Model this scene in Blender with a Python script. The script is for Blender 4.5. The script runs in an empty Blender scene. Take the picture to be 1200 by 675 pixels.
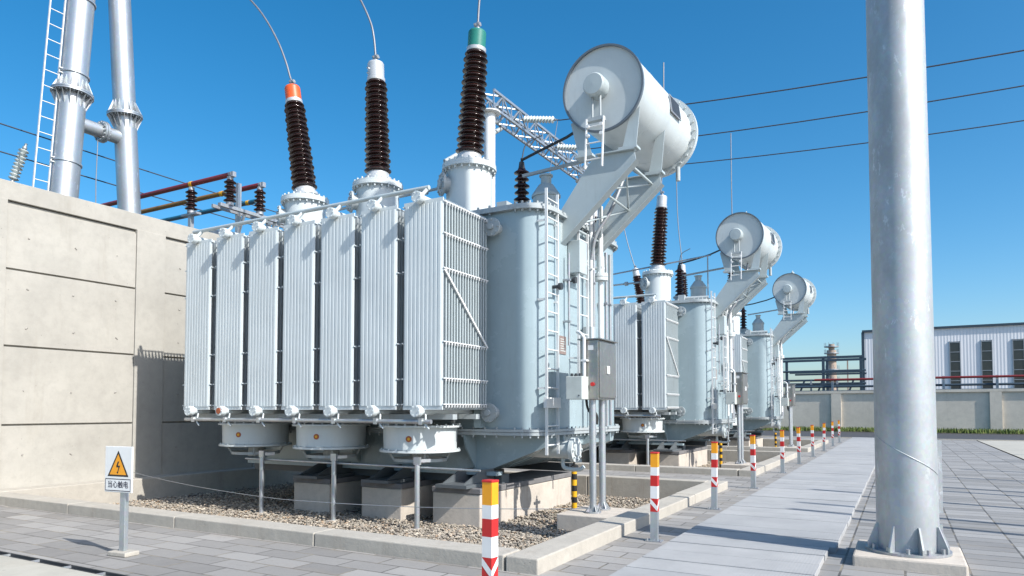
import bpy, math, random
from mathutils import Vector, Matrix
R = math.radians
PI = math.pi
random.seed(7)
SC = bpy.context.scene
COL = SC.collection

# ------------------------------------------------------------------ mesh builder
def V(p): return Vector(p)

def basis(axis):
    a = V(axis).normalized()
    h = Vector((0, 0, 1)) if abs(a.z) < 0.9 else Vector((1, 0, 0))
    u = h.cross(a).normalized()
    w = a.cross(u).normalized()
    return a, u, w

class MB:
    def __init__(s):
        s.v = []; s.f = []; s.mi = []; s.sm = []; s.m = 0
    def add(s, vs, fs, smooth=False):
        b = len(s.v)
        s.v.extend([tuple(p) for p in vs])
        for f in fs:
            s.f.append(tuple(b + i for i in f)); s.mi.append(s.m); s.sm.append(smooth)
        return s
    def box(s, x0, x1, y0, y1, z0, z1):
        vs = [(x0,y0,z0),(x1,y0,z0),(x1,y1,z0),(x0,y1,z0),(x0,y0,z1),(x1,y0,z1),(x1,y1,z1),(x0,y1,z1)]
        return s.add(vs, [(0,3,2,1),(4,5,6,7),(0,1,5,4),(1,2,6,5),(2,3,7,6),(3,0,4,7)])
    def bar(s, p0, p1, w, h, up=(0,0,1)):
        p0 = V(p0); p1 = V(p1); a = (p1 - p0).normalized()
        u = V(up)
        if abs(a.dot(u)) > 0.98: u = Vector((0, 1, 0))
        r = a.cross(u).normalized(); u = r.cross(a).normalized()
        vs = []
        for p in (p0, p1):
            for i, j in ((-1,-1),(1,-1),(1,1),(-1,1)):
                vs.append(p + r*(w/2*i) + u*(h/2*j))
        return s.add(vs, [(0,1,2,3),(7,6,5,4),(0,4,5,1),(1,5,6,2),(2,6,7,3),(3,7,4,0)])
    def cyl(s, p0, p1, r0, r1=None, n=16, caps=True):
        if r1 is None: r1 = r0
        p0 = V(p0); p1 = V(p1); a, u, w = basis(p1 - p0)
        ra = []; rb = []
        for i in range(n):
            t = 2*PI*i/n; d = u*math.cos(t) + w*math.sin(t)
            ra.append(p0 + d*r0); rb.append(p1 + d*r1)
        s.add(ra + rb, [(i, (i+1) % n, n+(i+1) % n, n+i) for i in range(n)], True)
        if caps:
            s.add(ra, [tuple(reversed(range(n)))]); s.add(rb, [tuple(range(n))])
        return s
    def lathe(s, p0, axis, prof, n=24, smooth=False):
        # prof: list of (radius, height along axis)
        p0 = V(p0); a, u, w = basis(axis)
        dirs = [u*math.cos(2*PI*i/n) + w*math.sin(2*PI*i/n) for i in range(n)]
        if smooth:
            vs = []; fs = []
            for r, h in prof: vs += [p0 + a*h + d*r for d in dirs]
            for k in range(len(prof)-1):
                for i in range(n):
                    j = (i+1) % n
                    fs.append((k*n+i, k*n+j, (k+1)*n+j, (k+1)*n+i))
            return s.add(vs, fs, True)
        for (r0, h0), (r1, h1) in zip(prof[:-1], prof[1:]):
            vs = [p0 + a*h0 + d*r0 for d in dirs] + [p0 + a*h1 + d*r1 for d in dirs]
            s.add(vs, [(i, (i+1) % n, n+(i+1) % n, n+i) for i in range(n)], True)
        return s
    def tube(s, pts, r, n=8):
        pts = [V(p) for p in pts]; m = len(pts)
        t0 = (pts[1]-pts[0]).normalized()
        _, u, w = basis(t0)
        vs = []; fs = []
        for k, p in enumerate(pts):
            t = (pts[min(k+1, m-1)] - pts[max(k-1, 0)]).normalized()
            u = (u - t*u.dot(t)).normalized(); w = t.cross(u)
            vs += [p + (u*math.cos(2*PI*i/n) + w*math.sin(2*PI*i/n))*r for i in range(n)]
        for k in range(m-1):
            for i in range(n):
                j = (i+1) % n
                fs.append((k*n+i, k*n+j, (k+1)*n+j, (k+1)*n+i))
        s.add(vs, fs, True)
        s.add(vs[:n], [tuple(reversed(range(n)))]); s.add(vs[-n:], [tuple(range(n))])
        return s
    def prism(s, poly, off, smooth=False):
        poly = [V(p) for p in poly]; off = V(off); n = len(poly)
        top = [p + off for p in poly]
        s.add(poly, [tuple(reversed(range(n)))]); s.add(top, [tuple(range(n))])
        if smooth:
            s.add(poly + top, [(i, (i+1) % n, n+(i+1) % n, n+i) for i in range(n)], True)
        else:
            for i in range(n):
                j = (i+1) % n
                s.add([poly[i], poly[j], top[j], top[i]], [(0,1,2,3)])
        return s
    def bolts(s, c, axis, rad, n, r, h, phase=0.0):
        a, u, w = basis(axis); c = V(c)
        for i in range(n):
            t = 2*PI*i/n + phase
            p = c + (u*math.cos(t) + w*math.sin(t))*rad
            s.cyl(p, p + a*h, r, n=6)
        return s
    def dome(s, p0, axis, r, h, n=24, k=6):
        prof = [(max(r*math.cos(PI/2*i/k), 0.0005), h*math.sin(PI/2*i/k)) for i in range(k+1)]
        return s.lathe(p0, axis, prof, n, True)
    def build(s, name, mats, parent=None, bevel=0.0, origin=None):
        if not isinstance(mats, (list, tuple)): mats = [mats]
        if parent is not None: og = V(parent['_o'])
        elif origin is not None: og = V(origin)
        else:
            xs = [p[0] for p in s.v]; ys = [p[1] for p in s.v]; zs = [p[2] for p in s.v]
            og = Vector(((min(xs)+max(xs))/2, (min(ys)+max(ys))/2, min(zs)))
        me = bpy.data.meshes.new(name)
        me.from_pydata([(p[0]-og.x, p[1]-og.y, p[2]-og.z) for p in s.v], [], s.f)
        me.polygons.foreach_set('material_index', s.mi)
        me.polygons.foreach_set('use_smooth', s.sm)
        for m in mats: me.materials.append(m)
        me.update()
        o = bpy.data.objects.new(name, me); COL.objects.link(o)
        if parent is not None: o.parent = parent
        else: o.location = og
        o['_o'] = tuple(og)
        if bevel:
            b = o.modifiers.new('bevel', 'BEVEL'); b.width = bevel; b.segments = 2
            b.limit_method = 'ANGLE'; b.angle_limit = R(40)
        return o

def tag(o, label=None, cat=None, group=None, kind=None):
    if label: o['label'] = label
    if cat: o['category'] = cat
    if group: o['group'] = group
    if kind: o['kind'] = kind
    return o

def empty(name, loc, label, cat, group=None):
    o = bpy.data.objects.new(name, None); COL.objects.link(o)
    o.location = loc; o['_o'] = tuple(loc); o.empty_display_size = 0.2
    return tag(o, label, cat, group)

def copy_tree(o, parent=None):
    c = o.copy(); COL.objects.link(c)
    if parent is not None: c.parent = parent
    for ch in list(o.children): copy_tree(ch, c)
    return c

def catenary(p0, p1, sag, n=14):
    p0 = V(p0); p1 = V(p1)
    return [p0.lerp(p1, i/n) - Vector((0, 0, 4*sag*(i/n)*(1-i/n))) for i in range(n+1)]

def smooth_path(pts, n=6):
    pts = [V(p) for p in pts]; out = []
    P = [pts[0]*2 - pts[1]] + pts + [pts[-1]*2 - pts[-2]]
    for k in range(1, len(P)-2):
        a, b, c, d = P[k-1], P[k], P[k+1], P[k+2]
        for i in range(n):
            t = i/n
            out.append(0.5*((2*b) + (c-a)*t + (2*a-5*b+4*c-d)*t*t + (-a+3*b-3*c+d)*t**3))
    out.append(pts[-1]); return out

# ------------------------------------------------------------------ materials
class NT:
    def __init__(s, name):
        s.m = bpy.data.materials.new(name); s.m.use_nodes = True
        s.t = s.m.node_tree; s.p = s.t.nodes['Principled BSDF']
        s.tc = s.n('ShaderNodeTexCoord')
    def n(s, t, **k):
        x = s.t.nodes.new(t)
        for a, b in k.items(): setattr(x, a, b)
        return x
    def l(s, a, b): s.t.links.new(a, b)
    def noise(s, scale, detail=5, rough=0.6, stretch=None, vec=None):
        x = s.n('ShaderNodeTexNoise'); x.inputs['Scale'].default_value = scale
        x.inputs['Detail'].default_value = detail; x.inputs['Roughness'].default_value = rough
        src = vec or s.tc.outputs['Object']
        if stretch:
            mp = s.n('ShaderNodeMapping'); mp.inputs['Scale'].default_value = stretch
            s.l(src, mp.inputs[0]); src = mp.outputs[0]
        s.l(src, x.inputs['Vector']); return x.outputs['Fac']
    def ramp(s, fac, stops):
        x = s.n('ShaderNodeValToRGB'); e = x.color_ramp.elements
        while len(e) < len(stops): e.new(0.5)
        for q, (p, c) in zip(e, stops):
            q.position = p
            if isinstance(c, (int, float)): c = (c, c, c)
            q.color = (c[0], c[1], c[2], 1)
        s.l(fac, x.inputs[0]); return x.outputs[0]
    def mix(s, fac, a, b, mode='MIX'):
        x = s.n('ShaderNodeMix', data_type='RGBA', blend_type=mode)
        if isinstance(fac, (int, float)): x.inputs[0].default_value = fac
        else: s.l(fac, x.inputs[0])
        for i, c in ((6, a), (7, b)):
            if isinstance(c, (tuple, list)): x.inputs[i].default_value = (c[0], c[1], c[2], 1)
            else: s.l(c, x.inputs[i])
        return x.outputs[2]
    def math(s, op, a, b=0.0):
        x = s.n('ShaderNodeMath', operation=op)
        for i, c in ((0, a), (1, b)):
            if isinstance(c, (int, float)): x.inputs[i].default_value = c
            else: s.l(c, x.inputs[i])
        return x.outputs[0]
    def bump(s, h, strength, dist=0.01):
        x = s.n('ShaderNodeBump'); x.inputs['Strength'].default_value = strength
        x.inputs['Distance'].default_value = dist
        s.l(h, x.inputs['Height']); s.l(x.outputs[0], s.p.inputs['Normal'])
    def base(s, c):
        if isinstance(c, (tuple, list)): s.p.inputs['Base Color'].default_value = (c[0], c[1], c[2], 1)
        else: s.l(c, s.p.inputs['Base Color'])
    def rough(s, r):
        if isinstance(r, (int, float)): s.p.inputs['Roughness'].default_value = r
        else: s.l(r, s.p.inputs['Roughness'])
    def metal(s, r): s.p.inputs['Metallic'].default_value = r

def scaled(c, k): return tuple(min(1, x*k) for x in c)

def paint(name, c, rough=0.4, dirt=0.14, grime=(0.16, 0.13, 0.10), metal=0.0, streak=0.35):
    t = NT(name)
    a = t.noise(1.3, 6, 0.65)
    b = t.noise(3.0, 5, 0.7, (3, 3, 0.35))
    c0 = t.mix(t.ramp(a, [(0.3, 0.0), (0.7, 1.0)]), scaled(c, 0.92), scaled(c, 1.05))
    st = t.math('MULTIPLY', t.ramp(b, [(0.55, 0.0), (0.8, 1.0)]), streak*dirt*3)
    col = t.mix(st, c0, grime)
    f = t.noise(28, 4, 0.7)
    col = t.mix(t.math('MULTIPLY', t.ramp(f, [(0.62, 0.0), (0.75, 1.0)]), dirt), col, grime)
    t.base(col); t.rough(t.ramp(a, [(0.3, rough*0.85), (0.7, rough*1.2)])); t.metal(metal)
    t.bump(t.noise(60, 3), 0.05, 0.004)
    return t.m

def galv(name, c=(0.50, 0.53, 0.55), metal=0.75, rough=0.42):
    t = NT(name)
    v = t.n('ShaderNodeTexVoronoi'); v.inputs['Scale'].default_value = 26
    t.l(t.tc.outputs['Object'], v.inputs['Vector'])
    a = t.noise(2.2, 6, 0.65, (1, 1, 0.5)); b = t.noise(7, 5, 0.7, (1, 1, 0.25))
    col = t.mix(0.10, scaled(c, 1.0), v.outputs['Color'], 'SOFT_LIGHT')
    col = t.mix(t.math('MULTIPLY', t.ramp(a, [(0.42, 0.0), (0.62, 1.0)]), 0.6), col, scaled(c, 0.68))
    col = t.mix(t.math('MULTIPLY', t.ramp(b, [(0.62, 0.0), (0.8, 1.0)]), 0.55), col, (0.33, 0.29, 0.26))
    sc = t.noise(5, 7, 0.8, (2.2, 2.2, 0.9)); gt = t.noise(0.9, 3)
    scm = t.math('MULTIPLY', t.ramp(sc, [(0.57, 0.0), (0.62, 1.0)]), t.ramp(gt, [(0.45, 0.0), (0.58, 0.7)]))
    col = t.mix(scm, col, scaled(c, 1.5))
    t.base(col); t.metal(metal); t.rough(t.ramp(a, [(0.3, rough*0.85), (0.75, rough*1.3)]))
    t.bump(t.noise(9, 4), 0.04, 0.01)
    return t.m

def concrete(name, c, k=1.0, stain=(0.30, 0.22, 0.15), bump=0.25, boards=False):
    t = NT(name)
    a = t.noise(0.7*k, 7, 0.7); b = t.noise(5*k, 6, 0.7); d = t.noise(1.8*k, 6, 0.75, (1, 1, 0.14))
    col = t.mix(t.ramp(a, [(0.3, 0.0), (0.72, 1.0)]), scaled(c, 0.84), scaled(c, 1.1))
    col = t.mix(t.math('MULTIPLY', t.ramp(b, [(0.35, 1.0), (0.55, 0.0)]), 0.22), col, scaled(c, 0.6))
    col = t.mix(t.math('MULTIPLY', t.ramp(d, [(0.56, 0.0), (0.78, 1.0)]), 0.42), col, stain)
    v = t.n('ShaderNodeTexVoronoi'); v.inputs['Scale'].default_value = 9*k
    t.l(t.tc.outputs['Object'], v.inputs['Vector'])
    pores = t.ramp(v.outputs['Distance'], [(0.05, 1.0), (0.10, 0.0)])
    gate = t.ramp(t.noise(3.1*k, 3), [(0.5, 0.0), (0.6, 1.0)])
    pm = t.math('MULTIPLY', pores, gate)
    col = t.mix(t.math('MULTIPLY', pm, 0.6), col, scaled(c, 0.35))
    t.base(col); t.rough(0.85)
    h = t.math('SUBTRACT', t.math('ADD', t.math('MULTIPLY', t.noise(22*k, 6, 0.7), 0.5), b), pm)
    t.bump(h, bump, 0.02)
    return t.m

def plain(name, c, rough=0.5, metal=0.0, var=0.12):
    t = NT(name)
    a = t.noise(4, 5, 0.65)
    t.base(t.mix(t.ramp(a, [(0.3, 0.0), (0.7, 1.0)]), scaled(c, 1-var), scaled(c, 1+var)))
    t.rough(rough); t.metal(metal); return t.m

def pavers(name, c, bw, bh, mortar, offset=0.5, rot=0.0, vary=0.25, mc=(0.09, 0.085, 0.08), msize=0.012):
    t = NT(name)
    mp = t.n('ShaderNodeMapping'); mp.inputs['Rotation'].default_value = (0, 0, rot)
    t.l(t.tc.outputs['Object'], mp.inputs[0])
    br = t.n('ShaderNodeTexBrick'); br.offset = offset; br.squash = 1.0
    br.inputs['Scale'].default_value = 1.0; br.inputs['Brick Width'].default_value = bw
    br.inputs['Row Height'].default_value = bh; br.inputs['Mortar Size'].default_value = msize
    br.inputs['Mortar Smooth'].default_value = 0.2; br.inputs['Bias'].default_value = 0.0
    br.inputs['Color1'].default_value = (*scaled(c, 1-vary), 1); br.inputs['Color2'].default_value = (*scaled(c, 1+vary), 1)
    br.inputs['Mortar'].default_value = (*mc, 1)
    t.l(mp.outputs[0], br.inputs['Vector'])
    a = t.noise(0.8, 7, 0.7); b = t.noise(6, 6, 0.75); f = t.noise(45, 4, 0.7)
    col = t.mix(t.ramp(a, [(0.3, 0.0), (0.7, 1.0)]), br.outputs['Color'], t.mix(0.4, br.outputs['Color'], scaled(c, 1.25)))
    col = t.mix(t.math('MULTIPLY', t.ramp(b, [(0.55, 0.0), (0.75, 1.0)]), 0.4), col, scaled(c, 0.62))
    st = t.noise(0.5, 5, 0.75, (0.5, 2.2, 1))
    col = t.mix(t.math('MULTIPLY', t.ramp(st, [(0.56, 0.0), (0.72, 1.0)]), 0.35), col, (0.30, 0.25, 0.19))
    col = t.mix(t.math('MULTIPLY', t.ramp(f, [(0.3, 1.0), (0.5, 0.0)]), 0.25), col, scaled(c, 0.6))
    sand = t.math('MULTIPLY', br.outputs['Fac'], t.ramp(t.noise(1.7, 5, 0.7), [(0.48, 0.0), (0.62, 0.8)]))
    col = t.mix(sand, col, (0.30, 0.26, 0.19))
    vo = t.n('ShaderNodeTexVoronoi'); vo.inputs['Scale'].default_value = 1.1; t.l(t.tc.outputs['Object'], vo.inputs['Vector'])
    wob = t.math('ADD', vo.outputs['Distance'], t.math('MULTIPLY', b, 0.22))
    spots = t.math('MULTIPLY', t.ramp(wob, [(0.17, 1.0), (0.24, 0.0)]), t.ramp(t.noise(0.45, 3), [(0.5, 0.0), (0.6, 0.55)]))
    col = t.mix(spots, col, scaled(c, 0.45))
    t.base(col); t.rough(t.ramp(b, [(0.3, 0.65), (0.7, 0.9)]))
    lum = t.n('ShaderNodeRGBToBW'); t.l(br.outputs['Color'], lum.inputs[0])
    h = t.math('ADD', t.math('SUBTRACT', t.math('MULTIPLY', f, 0.3), br.outputs['Fac']), t.math('MULTIPLY', lum.outputs[0], 1.5))
    t.bump(h, 0.6, 0.008)
    return t.m

M = {}
M['paint'] = paint('equipment_paint', (0.435, 0.495, 0.505), 0.34, 0.17)
M['tank'] = paint('tank_paint', (0.325, 0.41, 0.44), 0.26, 0.17)
M['rad'] = paint('radiator_paint', (0.595, 0.65, 0.66), 0.40, 0.10)
M['paint2'] = paint('turret_paint', (0.575, 0.62, 0.62), 0.34, 0.15)
M['rim'] = paint('flange_paint', (0.38, 0.42, 0.43), 0.45, 0.42, (0.21, 0.12, 0.06))
M['rimd'] = paint('rim_shade_paint', (0.13, 0.16, 0.19), 0.45, 0.1)
M['skid'] = paint('dark_skid_paint', (0.10, 0.115, 0.125), 0.5, 0.3)  # near-black base colour with grime mottled over it
M['grout'] = plain('grey_grout', (0.17, 0.165, 0.165), 0.85, 0, .2)
M['galv'] = galv('galvanised_steel')
M['galvd'] = galv('weathered_galvanised_steel', (0.40, 0.42, 0.44), 0.6, 0.5)
M['pole'] = galv('galvanised_column_steel', (0.47, 0.50, 0.515), 0.62, 0.55)
t = NT('brown_porcelain'); t.base(t.mix(t.noise(6, 4), (0.014, 0.006, 0.005), (0.032, 0.012, 0.009))); t.rough(0.16); M['porc'] = t.m
M['glassins'] = plain('pale_insulator_glass', (0.55, 0.60, 0.58), 0.15)
M['orange'] = plain('orange_cap_paint', (0.70, 0.105, 0.02), 0.45)
M['green'] = plain('green_cap_paint', (0.022, 0.19, 0.15), 0.45)
M['white'] = plain('white_paint', (0.72, 0.73, 0.72), 0.4, 0, 0.06)
M['silver'] = plain('silver_cap_paint', (0.55, 0.56, 0.56), 0.35, 0.3)
M['dark'] = plain('dark_steel', (0.035, 0.04, 0.045), 0.5)
M['rubber'] = plain('black_rubber', (0.02, 0.02, 0.02), 0.7)
M['cable'] = plain('aluminium_cable', (0.24, 0.25, 0.27), 0.5, 0.5)
M['wire'] = plain('weathered_wire', (0.05, 0.06, 0.08), 0.6)
M['wallc'] = concrete('cast_concrete', (0.405, 0.388, 0.345), 1.0, (0.27, 0.24, 0.19), 0.2)
M['hole'] = plain('mortar_plug', (0.31, 0.295, 0.265), 0.9)
M['kerbc'] = concrete('kerb_concrete', (0.435, 0.405, 0.35), 1.6, (0.22, 0.16, 0.11), 0.35)
M['blockc'] = concrete('foundation_concrete', (0.54, 0.485, 0.415), 1.6, (0.24, 0.15, 0.09), 0.35)
M['yardc'] = concrete('yard_concrete', (0.44, 0.42, 0.36), 0.6, (0.30, 0.26, 0.20), 0.2)
M['farc'] = concrete('boundary_concrete', (0.68, 0.62, 0.52), 0.5, (0.16, 0.14, 0.12), 0.3)
M['pave'] = pavers('grey_pavers', (0.265, 0.255, 0.24), 0.60, 0.30, 0.01, 0.5, 0.0, 0.30, mc=(0.07, 0.065, 0.06), msize=0.011)
M['pave2'] = pavers('grey_slabs', (0.25, 0.245, 0.235), 0.30, 0.56, 0.01, 0.5, R(90), 0.30, (0.035, 0.035, 0.035), 0.012)
M['slab'] = plain('walkway_board', (0.42, 0.44, 0.45), 0.6)
M['asph'] = plain('asphalt', (0.055, 0.056, 0.06), 0.85, 0, 0.3)
M['soil'] = plain('soil', (0.16, 0.14, 0.11), 0.95, 0, 0.25)
M['orangey'] = plain('amber_reflective_paint', (0.80, 0.33, 0.012), 0.4)
M['red'] = plain('red_paint', (0.52, 0.018, 0.018), 0.4)
M['bwhite'] = plain('post_white_paint', (0.74, 0.74, 0.73), 0.4, 0, 0.05)
M['black'] = plain('black_paint', (0.015, 0.015, 0.016), 0.45)
M['yellow'] = plain('yellow_paint', (0.72, 0.38, 0.012), 0.4)
M['stain'] = galv('stainless_sheet', (0.35, 0.345, 0.325), 0.72, 0.36)
M['boxg'] = plain('grey_box_paint', (0.52, 0.56, 0.53), 0.4)
M['busred'] = plain('red_busbar_paint', (0.20, 0.022, 0.022), 0.4)
M['busyel'] = plain('ochre_busbar_paint', (0.26, 0.13, 0.02), 0.4)
M['busblue'] = plain('teal_busbar_paint', (0.02, 0.12, 0.19), 0.4)
M['rack'] = plain('blue_grey_rack_steel', (0.035, 0.06, 0.085), 0.55)
M['pane'] = plain('dark_window_glass', (0.04, 0.045, 0.046), 0.12)
M['plate'] = plain('etched_nameplate', (0.33, 0.24, 0.21), 0.35, 0.3)
M['ink'] = plain('printed_ink', (0.02, 0.018, 0.04), 0.6)
M['rust'] = plain('rusty_cap', (0.36, 0.10, 0.04), 0.7)
M['ornpipe'] = plain('ochre_tower_steel', (0.36, 0.28, 0.22), 0.6)
# ribbed walkway board
t = NT('ribbed_walkway_slab')
w = t.n('ShaderNodeTexWave', wave_type='BANDS', bands_direction='X'); w.inputs['Scale'].default_value = 10
t.l(t.tc.outputs['Object'], w.inputs['Vector'])
a = t.noise(1.1, 7, 0.7); b = t.noise(14, 5, 0.7)
c0 = t.mix(t.ramp(a, [(0.3, 0.0), (0.7, 1.0)]), (0.30, 0.305, 0.305), (0.41, 0.41, 0.405))
c0 = t.mix(t.math('MULTIPLY', t.ramp(b, [(0.5, 0.0), (0.75, 1.0)]), 0.25), c0, (0.27, 0.26, 0.24))
gi = t.n('ShaderNodeNewGeometry'); c0 = t.mix(t.math('MULTIPLY', gi.outputs['Random Per Island'], 0.30), c0, (0.24, 0.25, 0.26))
t.base(c0); t.rough(0.85); t.bump(t.math('ADD', w.outputs['Fac'], t.math('MULTIPLY', b, 0.3)), 0.12, 0.006); M['slab'] = t.m
# gravel bed + pebbles
t = NT('gravel_bed')
v = t.n('ShaderNodeTexVoronoi'); v.inputs['Scale'].default_value = 20; t.l(t.tc.outputs['Object'], v.inputs['Vector'])
col = t.mix(0.5, (0.28, 0.24, 0.19), v.outputs['Color'], 'SOFT_LIGHT')
t.base(t.mix(t.ramp(v.outputs['Distance'], [(0.2, 0.0), (0.6, 1.0)]), col, (0.09, 0.075, 0.06))); t.rough(0.9)
t.bump(t.math('SUBTRACT', 1.0, v.outputs['Distance']), 0.8, 0.03); M['bed'] = t.m
t = NT('pebble_stone')
gi = t.n('ShaderNodeNewGeometry')
rc = t.ramp(gi.outputs['Random Per Island'], [(0.0, (0.27, 0.24, 0.195)), (0.3, (0.35, 0.31, 0.25)), (0.55, (0.20, 0.175, 0.15)), (0.8, (0.52, 0.46, 0.37)), (1.0, (0.33, 0.23, 0.15))])
t.base(rc); t.rough(0.85); M['peb'] = t.m
# cladding
t = NT('white_corrugated_cladding')
w = t.n('ShaderNodeTexWave', wave_type='BANDS', bands_direction='X'); w.inputs['Scale'].default_value = 1.1
t.l(t.tc.outputs['Object'], w.inputs['Vector'])
a = t.noise(0.25, 5, 0.6, (1, 1, 0.2))
t.base(t.mix(t.ramp(a, [(0.35, 0.0), (0.7, 1.0)]), (0.74, 0.75, 0.77), (0.84, 0.84, 0.85))); t.rough(0.5)
t.bump(w.outputs['Fac'], 0.25, 0.05); M['clad'] = t.m
# grass
t = NT('grass_blades')
a = t.noise(0.6, 5); gi = t.n('ShaderNodeNewGeometry')
t.base(t.mix(gi.outputs['Random Per Island'], t.mix(a, (0.06, 0.13, 0.02), (0.12, 0.17, 0.035)), (0.13, 0.15, 0.04))); t.rough(0.8); M['grass'] = t.m

# ------------------------------------------------------------------ layout constants
OFF = (0.0, 11.3, 22.3)           # the three transformers along +Y
PX0, PX1 = -14.2, -3.1            # pit outer X
PY0, PY1 = 6.05, 14.5             # pit outer Y (first transformer)
GZ = -0.30

# ------------------------------------------------------------------ ground
def sheet(name, mat, rects, z, kind='structure'):
    mb = MB()
    for x0, x1, y0, y1 in rects:
        mb.add([(x0,y0,z),(x1,y0,z),(x1,y1,z),(x0,y1,z)], [(0,1,2,3)])
    o = mb.build(name, mat, origin=(0,0,0)); o['kind'] = kind; return o

sheet('ground', M['soil'], [(-900, 900, -300, 1600)], -0.34)
px1 = PX1 - 0.005
rects = [(px1, -2.435, 4.115, 43.5)]
ys = 4.115
for dy in OFF:
    rects.append((-14.2, px1, ys, PY0+dy+0.005)); ys = PY1+dy-0.005
rects.append((-14.2, px1, ys, 43.5))
sheet('paving', M['pave'], rects, 0.0)
sheet('side_paving', M['pave2'], [(-0.9, 3.35, 4.115, 43.5)], 0.0)
sheet('concrete_apron', M['yardc'], [(-14.2, 14, -8, 3.985)], 0.004)
sheet('concrete_yard', M['yardc'], [(3.42, 40, 4.115, 43.5)], 0.004)
sheet('asphalt_road', M['asph'], [(-30, 60, 43.62, 66)], -0.02)
mb = MB(); mb.box(-30, 60, 43.5, 43.62, -0.1, 0.05)
mb.build('road_kerb', M['kerbc'], bevel=0.01)['kind'] = 'structure'
mb = MB()
for i in range(45):
    x = -14.1 + i*0.60
    mb.box(x, x+0.592, 4.0, 4.10, -0.06, -0.03)
    mb.m = 2; mb.box(x+0.592, x+0.6, 3.985, 4.115, -0.06, -0.004); mb.m = 0
mb.m = 1; mb.box(-14.2, 13, 3.985, 4.0, -0.3, 0.0); mb.box(-14.2, 13, 4.10, 4.115, -0.3, -0.001)  # sides coloured dark so the sunlit slot still looks shaded
mb.build('drain_channel', [M['dark'], M['dark'], M['galvd']])['kind'] = 'structure'
mb = MB(); mb.box(3.35, 3.42, 4.115, 43.5, -0.08, -0.03)
mb.build('drain_slot', M['dark'])['kind'] = 'structure'

# walkway of raised boards, one mesh
mb = MB()
y = 4.13; k = 0
while y < 43.3:
    w = 0.496
    near = y < 8.4
    x1 = -0.74 if near else -0.67
    dz = random.uniform(-0.005, 0.005)
    mb.box(-2.415, x1 + random.uniform(-0.006, 0.006), y + 0.013, y + w - 0.013, -0.03, 0.06 + dz)
    y += w
mb.build('walkway', M['slab'], bevel=0.006)['kind'] = 'structure'

# ------------------------------------------------------------------ kerbs, gravel, blocks
ORD = ('nearest', 'middle', 'farthest')
def kerb(dy, i):
    t = 0.36
    mb = MB()
    mb.box(PX1-t, PX1, PY0+dy, PY0+dy+2.93, GZ-0.04, 0.155)
    mb.box(PX1-t+.003, PX1-.004, PY0+dy+2.945, PY0+dy+5.9, GZ-0.04, 0.15)
    mb.box(PX1-t, PX1, PY0+dy+5.915, PY1+dy, GZ-0.04, 0.157)
    x = PX0+0.42; n = 4; L = (PX1-t-0.012-x)/n
    for k in range(n):
        mb.box(x+k*L, x+(k+1)*L-0.012, PY0+dy+random.uniform(0, .004), PY0+dy+t, GZ-0.04, 0.152+random.uniform(-.003, .003))
        mb.box(x+k*L, x+(k+1)*L-0.012, PY1+dy-0.30, PY1+dy-random.uniform(0, .004), GZ-0.04, 0.152+random.uniform(-.003, .003))
    mb.box(PX0+0.005, PX0+0.41, PY0+dy+.01, PY1+dy, GZ-0.04, 0.17)
    o = mb.build('pit_kerb', M['kerbc'], bevel=0.014)
    tag(o, ('low concrete kerb round the nearest gravel pit, its front corner at bottom centre',
            'low concrete kerb round the gravel pit of the middle transformer',
            'low concrete kerb round the gravel pit of the farthest transformer')[i], 'kerb', 'kerbs round the gravel pits')
for i, dy in enumerate(OFF): kerb(dy, i)

def pebbles(x0, x1, y0, y1, n, dens):
    base = [(1,0,0),(-1,0,0),(0,1,0),(0,-1,0),(0,0,1),(0,0,-1),(.6,.6,.5),(-.6,.6,.5),(.6,-.6,.5),(-.6,-.6,.5)]
    fc = [(0,6,8),(4,8,6),(4,6,7),(4,7,9),(4,9,8),(2,7,6),(0,2,6),(1,7,2),(1,9,7),(3,9,1),(3,8,9),(3,0,8),(5,2,0),(5,1,2),(5,3,1),(5,0,3)]
    vs = []; fs = []
    for _ in range(n):
        x = random.uniform(x0, x1); y = y0 + (y1-y0)*random.random()**dens
        s = random.uniform(0.012, 0.031); a = random.uniform(0, 2*PI); ca, sa = math.cos(a), math.sin(a)
        sx, sy, sz = s*random.uniform(.8, 1.5), s*random.uniform(.7, 1.1), s*random.uniform(.5, .9)
        z = GZ + random.uniform(0.0, 0.05); b = len(vs); tl = random.uniform(-.4, .4)
        for p in base:
            px, py, pz = p[0]*sx*random.uniform(.8, 1.15), p[1]*sy*random.uniform(.8, 1.15), p[2]*sz
            pz += px*tl
            vs.append((x+px*ca-py*sa, y+px*sa+py*ca, z+pz))
        fs += [tuple(b+i for i in f) for f in fc]
    return vs, fs
mb = MB()
mb.add([(PX0+.3,PY0+.3,GZ),(PX1-.3,PY0+.3,GZ),(PX1-.3,PY1-.2,GZ),(PX0+.3,PY1-.2,GZ)], [(0,1,2,3)])
mb.m = 1
vs, fs = pebbles(PX0+.45, PX1-.40, PY0+.40, PY1-.35, 13000, 1.0); mb.add(vs, fs)
vs, fs = pebbles(PX0+.45, PX1-.40, PY0+.40, 9.6, 17000, 1.0); mb.add(vs, fs)
vs, fs = pebbles(-6.6, PX1-.40, PY0+.40, PY1-.35, 8000, 1.0); mb.add(vs, fs)
grav = mb.build('gravel', [M['bed'], M['peb']]); grav['kind'] = 'stuff'; grav['label'] = 'brown and grey gravel filling the nearest pit'
for i in (1, 2):
    c = grav.copy(); COL.objects.link(c); c.location.y += OFF[i]; c['label'] = 'brown and grey gravel in the %s pit' % ORD[i]

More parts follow.
